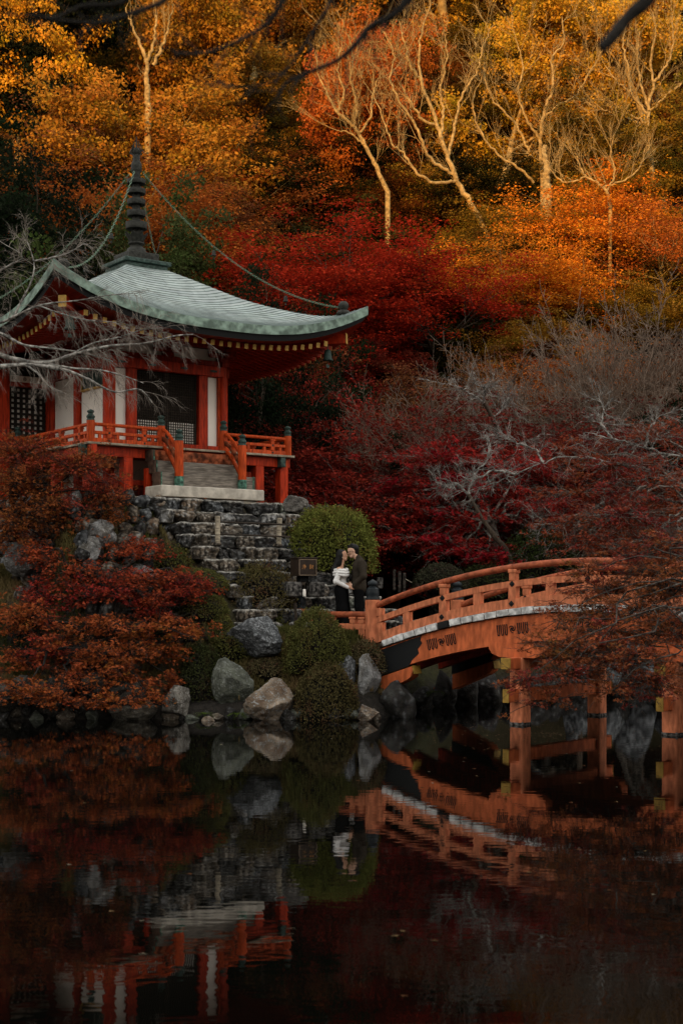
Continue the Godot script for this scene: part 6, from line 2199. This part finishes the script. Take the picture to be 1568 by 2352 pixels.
	# lichened boughs that reach over the crimson maples from the right
	lichen_tree("maple with white lichened boughs sweeping over the wine red leaves, centre right", [[1185, 1330, 34.3], [1163, 1266, 34.3], [1137, 1235, 34.2], [1100, 1180, 34.2], [1075, 1135, 34.2]],
		[[[1600, 1120, 33.4], [1520, 1085, 33.3], [1429, 1066, 33.2], [1361, 1053, 33.1], [1288, 1048, 33.0], [1247, 1064, 33.0], [1184, 1090, 33.0], [1117, 1116, 33.0], [1055, 1131, 33.0]], [[1184, 1090, 33.0], [1140, 1080, 32.9], [1090, 1100, 32.9], [1050, 1092, 32.9]], [[1247, 1064, 33.0], [1225, 1030, 33.0], [1190, 1020, 33.0], [1160, 1000, 33.0]], [[1075, 1135, 34.2], [1050, 1110, 34.2], [1030, 1120, 34.0], [1000, 1105, 34.0]], [[1075, 1135, 34.2], [1090, 1090, 34.2], [1120, 1050, 34.2], [1125, 1000, 34.2]]])
	lichen_tree("maple with white lichened boughs at the right edge above the bridge", [[1330, 1330, 33.6], [1345, 1260, 33.6], [1365, 1205, 33.6], [1385, 1155, 33.6]],
		[[[1385, 1155, 33.6], [1340, 1188, 33.3], [1314, 1209, 33.2], [1270, 1205, 33.1], [1220, 1206, 33.0]], [[1385, 1155, 33.6], [1392, 1115, 33.5], [1440, 1108, 33.4], [1481, 1100, 33.3], [1564, 1085, 33.2], [1600, 1080, 33.2]], [[1600, 1050, 33.0], [1522, 1040, 33.0], [1481, 1027, 33.0], [1403, 1006, 33.0], [1340, 991, 33.0]], [[1600, 1190, 32.8], [1540, 1200, 32.8], [1480, 1235, 32.8], [1440, 1245, 32.8], [1400, 1270, 32.8]], [[1403, 1006, 33.0], [1380, 970, 33.0], [1385, 940, 33.0], [1370, 915, 33.0]], [[1481, 1027, 33.0], [1490, 985, 33.0], [1520, 950, 33.0]]])
	lichen_tree("small silvery lichened crown caught among the wine red leaves at the centre right", [[1150, 1010, 37.0], [1130, 960, 36.6], [1110, 925, 36.4]],
		[[[1110, 925, 36.4], [1080, 905, 36.2], [1060, 892, 36.0], [1030, 880, 36.0]], [[1110, 925, 36.4], [1112, 895, 36.2], [1090, 880, 36.0]], [[1130, 960, 36.6], [1160, 930, 36.4], [1170, 900, 36.2]]])

	# the bare weeping cherry before the hall, from the left edge
	var t := thing("bare_cherry", "leafless weeping cherry with whitish lichened branches in front of the hall roof", "tree", ground_at(-330, 29.5))
	var w := MB.new()
	var tw := MB.new()
	var trunk := path_pts([[-330, 1390, 29.5], [-300, 1150, 29.4], [-240, 950, 29.2], [-160, 850, 29.0]])
	bough(w, trunk, 0.2, 0.12, 8)
	var limbs := [
		[[[-160, 850, 29.0], [-60, 800, 28.9], [0, 815, 28.8], [50, 828, 28.8], [110, 833, 28.7], [165, 815, 28.6], [250, 795, 28.6], [330, 789, 28.6], [400, 772, 28.6], [445, 768, 28.6]], 0.065, 0.012, 40, 0.75],
		[[[-160, 850, 29.0], [-60, 845, 28.8], [0, 842, 28.7], [70, 838, 28.6], [150, 850, 28.5], [205, 872, 28.4], [262, 900, 28.4], [320, 894, 28.4], [350, 925, 28.4]], 0.075, 0.008, 24, 0.6],
		[[[-160, 830, 29.0], [-60, 760, 28.9], [0, 765, 28.8], [55, 792, 28.7], [120, 800, 28.7], [200, 812, 28.6], [260, 830, 28.6]], 0.05, 0.008, 28, 0.6],
		[[[110, 836, 28.7], [170, 846, 28.6], [230, 850, 28.5], [280, 862, 28.4], [330, 880, 28.4]], 0.03, 0.006, 16, 0.6],
		[[[60, 838, 28.6], [90, 860, 28.5], [110, 885, 28.5], [153, 905, 28.5]], 0.026, 0.006, 10, 0.4],
		[[[-200, 900, 29.1], [-80, 770, 29.1], [20, 735, 29.0], [45, 700, 29.0], [75, 640, 29.0], [78, 600, 29.0], [65, 560, 29.0], [55, 530, 29.0]], 0.055, 0.008, 26, 0.3],
		[[[78, 600, 29.0], [120, 592, 28.9], [160, 580, 28.9], [195, 560, 28.9], [215, 570, 28.9]], 0.026, 0.006, 26, 0.4],
		[[[-100, 780, 29.0], [0, 742, 28.9], [90, 702, 28.8], [180, 690, 28.7], [250, 678, 28.7], [330, 672, 28.7]], 0.03, 0.005, 26, 0.55],
		[[[-150, 820, 29.0], [-40, 660, 29.1], [20, 610, 29.0], [55, 590, 29.0], [10, 560, 29.0], [-20, 540, 29.0]], 0.03, 0.006, 26, 0.3],
		[[[90, 702, 28.8], [140, 720, 28.7], [200, 735, 28.6], [260, 740, 28.6], [300, 755, 28.6]], 0.018, 0.005, 20, 0.55],
		[[[165, 815, 28.6], [210, 790, 28.6], [270, 775, 28.6], [330, 757, 28.6], [380, 752, 28.6]], 0.022, 0.005, 24, 0.6],
	]
	for l in limbs:
		var pts := path_pts(l[0])
		bough(w, pts, l[1], l[2], 7, 0.2)
		shoots(tw, pts, l[3], 0.55, 0.0055, 3, l[4])
	for i in w.v.size():
		w.v[i] -= t.position
	for i in tw.v.size():
		tw.v[i] -= t.position
	part(t, "branches", w, M.bark_white)
	tag(part(t, "twigs", tw, M.twig), "", "", "", "stuff")

	# dark boughs of the tree that the viewer stands under, out of focus
	var n := thing("near_tree", "dark out of focus boughs of the tree over the viewer, across the top edge", "tree", Vector3(-3.2, ground_h(-3.2, 3.0), -3.0))
	w = MB.new()
	bough(w, PackedVector3Array([Vector3(-3.2, 0.3, -3.0), Vector3(-3.1, 2.0, -3.1), Vector3(-2.8, 3.6, -3.4), Vector3(-2.3, 4.9, -3.9), Vector3(-1.4, 5.8, -4.4)]), 0.16, 0.07, 10)
	bough(w, PackedVector3Array([Vector3(-1.4, 5.8, -4.4), Vector3(0.2, 6.0, -4.8), Vector3(1.6, 5.9, -5.0), Vector3(2.6, 5.5, -5.0)]), 0.07, 0.03, 8)
	var nb := [
		[[[1040, -460, 5.0], [990, -120, 5.0], [935, -5, 5.0], [905, 32, 5.0], [850, 62, 5.0], [822, 95, 5.0], [780, 135, 5.0], [720, 162, 5.0], [660, 188, 5.0], [628, 236, 5.0]], 0.016, 0.003, 14],
		[[[700, -500, 4.6], [690, -160, 4.6], [655, -10, 4.6], [612, 55, 4.6], [540, 98, 4.6], [470, 122, 4.6], [400, 122, 4.6]], 0.014, 0.003, 10],
		[[[540, -480, 4.6], [440, -120, 4.6], [372, 5, 4.6], [300, 30, 4.6], [235, 50, 4.6], [170, 50, 4.6], [100, 40, 4.6]], 0.013, 0.003, 8],
		[[[480, -460, 4.8], [360, -110, 4.8], [290, 0, 4.8], [190, 14, 4.8], [130, 40, 4.8], [70, 35, 4.8]], 0.012, 0.004, 6],
		[[[1620, -500, 4.4], [1560, -160, 4.4], [1490, -5, 4.4], [1440, 40, 4.4], [1405, 85, 4.4], [1380, 110, 4.4]], 0.026, 0.013, 2],
		[[[800, -480, 5.4], [790, -100, 5.4], [760, 0, 5.4], [640, 180, 5.4], [560, 200, 5.4], [500, 185, 5.4]], 0.007, 0.002, 10],
	]
	for l in nb:
		var pts := path_pts(l[0])
		bough(w, pts, l[1] * 1.5, l[2] * 1.3, 7)
		if l[3] > 2:
			shoots(w, pts, l[3] * 2, 0.14, 0.003, 2, 0.2, 0.3)
	for i in w.v.size():
		w.v[i] -= n.position
	part(n, "boughs", w, M.bark_dark)

	small_things()
	ground_cover()

func small_things() -> void:
	# offering box on two blocks
	var o := at(697, 1357, 30.0)
	var B := thing("offering_box", "dark brown offering box with two gold characters, on stone blocks before the stair", "offering box", o, 0.5)
	part(B, "box", mbox(Transform3D(Basis(), Vector3(0, 0.49, 0)), Vector3(0.43, 0.36, 0.40), 0.006), M.box_brown)
	part(B, "lid", mbox(Transform3D(Basis(), Vector3(0, 0.685, 0)), Vector3(0.46, 0.03, 0.43), 0.006), M.box_brown)
	for s in [[0, 0.327, 0.40, 0.012], [0, 0.653, 0.40, 0.012], [-0.2, 0.49, 0.012, 0.338], [0.2, 0.49, 0.012, 0.338]]:
		part(B, "frame_strip", mbox(Transform3D(Basis(), Vector3(s[0], s[1], 0.203)), Vector3(s[2], s[3], 0.008), 0.002), M.box_trim)
	part(B, "stand", mbox(Transform3D(Basis(), Vector3(0, 0.25, -0.05)), Vector3(0.2, 0.12, 0.2), 0.01), M.black)
	# two characters, stroke by stroke, on a 10 x 10 field
	var chars := [
		[[0.8, 9.2, 1.8, 8.3], [0.4, 6.9, 1.5, 6.1], [0.4, 0.6, 1.9, 3.6], [5.2, 9.8, 4.0, 8.2], [4.6, 9.0, 7.2, 9.0], [7.2, 9.0, 6.2, 7.6], [3.6, 7.4, 8.6, 7.4], [8.6, 7.4, 8.6, 4.2], [2.8, 5.8, 9.8, 5.8], [3.6, 4.2, 8.6, 4.2], [6.1, 7.4, 6.1, 0.6], [6.1, 0.6, 5.0, 1.2]],
		[[0.8, 9.3, 0.8, 2.8], [4.0, 9.3, 4.0, 2.8], [0.8, 9.3, 4.0, 9.3], [0.8, 7.1, 4.0, 7.1], [0.8, 5.0, 4.0, 5.0], [0.8, 2.8, 4.0, 2.8], [1.8, 2.6, 0.5, 0.6], [3.0, 2.6, 4.3, 0.8], [5.0, 7.2, 9.8, 7.2], [8.0, 9.6, 8.0, 0.6], [8.0, 0.6, 6.8, 1.3], [7.8, 7.0, 5.2, 3.0]],
	]
	for k in 2:
		var m := MB.new()
		for s in chars[k]:
			var f := func(x: float, y: float) -> Vector3:
				return Vector3((k - 0.5) * 0.175 - 0.05 + x * 0.01, 0.45 + y * 0.01, 0.201)
			m.beam(f.call(s[0], s[1]), f.call(s[2], s[3]) + Vector3(0.0001, 0.0001, 0), 0.004, 0.011, 0.001, Vector3(0.3, 0.2, 1).normalized().cross((f.call(s[2], s[3]) - f.call(s[0], s[1])).normalized()))
		part(B, "character", m, M.gold_paint)
	for s in [-1, 1]:
		var bl := part(self, "plinth_block", mbox(Transform3D(), Vector3(0.34, 0.32, 0.3), 0.03), M.plinth, o + Basis(Vector3.UP, 0.5) * Vector3(s * 0.27, 0.03, 0))
		bl.rotation.y = 0.5
		tag(bl, "grey stone block under the %s end of the offering box" % ("left" if s < 0 else "right"), "stone block", "stone blocks under the offering box")
	var cup := MB.new()
	cup.lathe(Vector3.ZERO, [[0.0, 0.0], [0.035, 0.0], [0.038, 0.1], [0.03, 0.12], [0.03, 0.15], [0.0, 0.155]], 12)
	tag(part(self, "white_bottle", cup, M.plaster, o + Vector3(0.02, -0.12, 0.16)), "small white bottle standing under the offering box", "bottle")
	# barrier across the stair
	var p0 := at(500, 1246, 30.1)
	var p1 := at(640, 1249, 30.9)
	var R := thing("stair_barrier", "weathered wooden barrier of two posts and two thin poles across the stair", "barrier", (p0 + p1) * 0.5)
	for p in [p0, p1]:
		var b := MB.new()
		b.rod(p - R.position - Vector3(0, 0.05, 0), p - R.position + Vector3(0.02 if p == p1 else 0.0, 0.56, 0), 0.055, 12)
		part(R, "post", b, M.pale_wood)
		part(R, "foot_stone", rock_mesh(Vector3(0.13, 0.05, 0.11), 5, 2, BROWN), M.stone, p - R.position + Vector3(0, -0.03, 0))
	for h in [0.44, 0.18]:
		var b := MB.new()
		b.rod(p0 - R.position + Vector3(-0.13, h, 0.03), p1 - R.position + Vector3(0.25, h - 0.03, 0.03), 0.02, 8)
		part(R, "pole", b, M.dark_wood)
	# rope fence behind the path
	var F1 := thing("rope_fence", "low fence of three weathered stakes and a rope at the edge of the dark wood", "fence", at(915, 1350, 34.0))
	var tops := []
	for s in [[905, 1308, 34.2], [917, 1312, 34.0], [928, 1316, 33.6]]:
		var a := at(s[0], s[1], s[2]) - F1.position
		var b := MB.new()
		b.rod(a - Vector3(0, 0.5, 0), a, 0.038, 10)
		part(F1, "stake", b, M.bark_brown)
		tops.append(a)
	var b2 := MB.new()
	var last := at(985, 1336, 33.4) - F1.position
	var pts := PackedVector3Array()
	for i in 9:
		var q := i / 8.0
		var a: Vector3 = tops[2] + Vector3(0, -0.12, 0)
		pts.append(a.lerp(last, q) - Vector3(0, 0.1 * sin(q * PI), 0))
	bough(b2, pts, 0.01, 0.01, 5, 0.0)
	part(F1, "rope", b2, M.pale_wood)
	var mk := MB.new()
	mk.box(Transform3D(Basis(), Vector3(0, 0.13, 0)), Vector3(0.07, 0.13, 0.05), 0.015)
	tag(part(self, "marker_stone", mk, M.plinth, at(872, 1352, 33.0)), "short whitish marker stone standing in the dark behind the man", "marker stone")
	for i in 3:
		var st := MB.new()
		var px: float = [525, 545, 680][i]
		st.rod(Vector3(0, -0.1, 0), Vector3(rnd(-0.02, 0.02), 0.42, 0), 0.032, 8)
		tag(part(self, "prop_stake", st, M.dark_wood, at(px, [1345, 1330, 1432][i], [30.0, 30.3, 29.0][i])), ["dark wooden stake left of the loose azalea", "dark wooden stake second from the left before the stair", "dark wooden stake beside the lower capped post"][i], "stake", "dark garden stakes")
	# paper lying by the wing railing
	tag(part(self, "blue_bottle", mbox(Transform3D(Basis(), Vector3(0, 0.07, 0)), Vector3(0.06, 0.14, 0.05), 0.012), mat(lin(0.32, 0.42, 0.55), 0.5), at(813, 1468, 29.1)), "small pale blue container on the path behind the wing railing", "container")

func ground_cover() -> void:
	# dry grass and moss tufts between the boulders
	var L := Leaves.new()
	for i in 9:
		var a := rnd(0, TAU)
		L.leaf(Vector3(rnd(-0.02, 0.02), 0, rnd(-0.02, 0.02)), Vector3(cos(a) * 0.6, 1, sin(a) * 0.6).normalized(), Vector3(-cos(a), 0.3, -sin(a)).normalized(), rnd(0.05, 0.11), 0.01, Color.WHITE * rnd(0.7, 1.3))
	var tuft := L.commit()
	var xf := []
	var cols := []
	while xf.size() < 30000:
		var x := rnd(-9, 1.2)
		var d := shore(x) + 0.45 + 3.8 * pow(rnd(), 0.8)
		var h := ground_h(x, d)
		var q := uv_of(x, d)
		if h > 4.3 or h < 0.45 + 0.25 * fn.get_noise_2d(x * 60.0, 9.0) or (q.x > -1.7 and q.y > 3.9 and q.x < 2.6 and q.y < 6.8) or (x > -1.0 and d > 28.9):
			continue
		xf.append(Transform3D(Basis(Vector3.UP, rnd(0, TAU)).scaled(Vector3.ONE * rnd(0.6, 1.7)), Vector3(x, h - 0.01, -d)))
		var m := clampf(0.5 + fn.get_noise_2d(x * 40.0, d * 40.0) * 1.4, 0, 1)
		cols.append(Color(0.24, 0.165, 0.08).lerp(Color(0.085, 0.085, 0.026), m))
	stuff("dry_grass", "dry brown grass and moss on the bank between the boulders", "grass", tuft, xf, cols, leaf_mat(1.0, 1.0, 1.0))
	# fallen leaves afloat, and on the bank
	var lf := Leaves.new()
	lf.maple(Vector3.ZERO, Vector3(1, 0, 0), Vector3.UP, 0.05, Color.WHITE)
	var leafm := lf.commit()
	xf = []
	cols = []
	for i in 70:
		var d := rnd(8.0, 27.0)
		var x := rnd(-0.25, 0.25) * d
		if rnd() < 0.55:
			x = rnd(0.02, 0.24) * d
		xf.append(Transform3D(Basis(Vector3.UP, rnd(0, TAU)).scaled(Vector3.ONE * rnd(0.5, 1.1)), Vector3(x, 0.004, -d)))
		cols.append([Color(0.16, 0.1, 0.05), Color(0.14, 0.06, 0.03), Color(0.28, 0.24, 0.17)][rng.randi() % 3] * rnd(0.3, 1.0))
	for i in 320:
		var a := rnd(0, TAU)
		var r := rnd()
		var d := 23.5 + r * 3.2 * sin(a) + 1.0
		var x := 3.6 + r * 2.4 * cos(a)
		xf.append(Transform3D(Basis(Vector3.UP, a).scaled(Vector3.ONE * rnd(0.4, 0.8)), Vector3(x, 0.004, -d)))
		cols.append(Color(0.20, 0.12, 0.07) * rnd(0.4, 1.0))
	stuff("floating_leaves", "fallen leaves floating on the pond", "leaves", leafm, xf, cols, leaf_mat(1.0, 1.0, 1.0))
	xf = []
	cols = []
	while xf.size() < 9000:
		var d := rnd(28.0, 60.0)
		var x := rnd(-0.27, 0.27) * d
		var h := ground_h(x, d)
		if h < 0.3:
			continue
		xf.append(Transform3D(Basis(rand_unit(), rnd(-0.5, 0.5)) * Basis(Vector3.UP, rnd(0, TAU)).scaled(Vector3.ONE * rnd(0.8, 1.8)), Vector3(x, h + 0.02, -d)))
		cols.append([Color(0.24, 0.05, 0.02), Color(0.2, 0.1, 0.04), Color(0.12, 0.06, 0.03)][rng.randi() % 3] * rnd(0.5, 1.1))
	stuff("leaf_litter", "fallen maple leaves strewn over the path and the forest floor", "leaves", leafm, xf, cols, leaf_mat(1.0, 1.0, 1.0))

func stuff(called: String, label: String, category: String, m: Mesh, xf: Array, cols: Array, mt: Material) -> void:
	var mm := MultiMesh.new()
	mm.transform_format = MultiMesh.TRANSFORM_3D
	mm.use_colors = true
	mm.mesh = m
	mm.instance_count = xf.size()
	for i in xf.size():
		mm.set_instance_transform(i, xf[i])
		mm.set_instance_color(i, cols[i])
	var o := MultiMeshInstance3D.new()
	o.multimesh = mm
	o.material_override = mt
	o.name = numbered(self, called)
	add_child(o, true)
	tag(o, label, category, "", "stuff")

const RIDGE_H := 54.5
const RIDGE_SLOPE := 0.12
const RIDGE_DROP := 5.5

func _ready() -> void:
	rng.seed = 7
	fn.seed = 3
	fn.frequency = 0.02
	fn.noise_type = FastNoiseLite.TYPE_SIMPLEX_SMOOTH
	fn.fractal_octaves = 3
	# camera: a 50 mm lens held level, its centre shifted upwards
	var cam := Camera3D.new()
	cam.name = "camera"
	add_child(cam)
	cam.position = Vector3(0, EYE, 0)
	cam.near = 0.1
	cam.far = 600.0
	var att := CameraAttributesPhysical.new()
	att.frustum_focal_length = 50.0
	att.frustum_focus_distance = 30.0
	att.frustum_near = 0.1
	att.frustum_far = 600.0
	att.exposure_aperture = 2.5
	cam.attributes = att
	cam.set_frustum(2352.0 / F * 0.1, Vector2(0, 199.0 / F * 0.1), 0.1, 600.0)
	cam.current = true
	# sky and sun
	var sky := ProceduralSkyMaterial.new()
	sky.sky_top_color = Color(0.80, 0.80, 0.79)
	sky.sky_horizon_color = Color(0.92, 0.88, 0.82)
	sky.sky_curve = 0.2
	sky.ground_bottom_color = Color(0.1, 0.08, 0.06)
	sky.ground_horizon_color = Color(0.3, 0.26, 0.22)
	sky.sky_energy_multiplier = 1.45
	var env := Environment.new()
	env.background_mode = Environment.BG_SKY
	env.sky = Sky.new()
	env.sky.sky_material = sky
	env.tonemap_mode = Environment.TONE_MAPPER_LINEAR
	env.tonemap_exposure = 1.22
	env.sdfgi_enabled = true
	env.ssao_enabled = true
	env.ssil_enabled = true
	var we := WorldEnvironment.new()
	we.name = "world_environment"
	we.environment = env
	add_child(we)
	var sun := DirectionalLight3D.new()
	sun.name = "sun"
	sun.light_color = Color(1.0, 0.74, 0.42)
	sun.light_energy = 1.6
	sun.light_angular_distance = 0.5
	sun.shadow_enabled = true
	var az := deg_to_rad(20.0)
	sun.basis = Basis.looking_at(Vector3(sin(az), -tan(deg_to_rad(11.0)), -cos(az)))
	add_child(sun)

	make_textures()
	make_materials()
	build_ground()
	build_stonework()
	build_temple()
	build_bridge()
	make_crowns()
	build_forest()
	build_near()
	build_people()
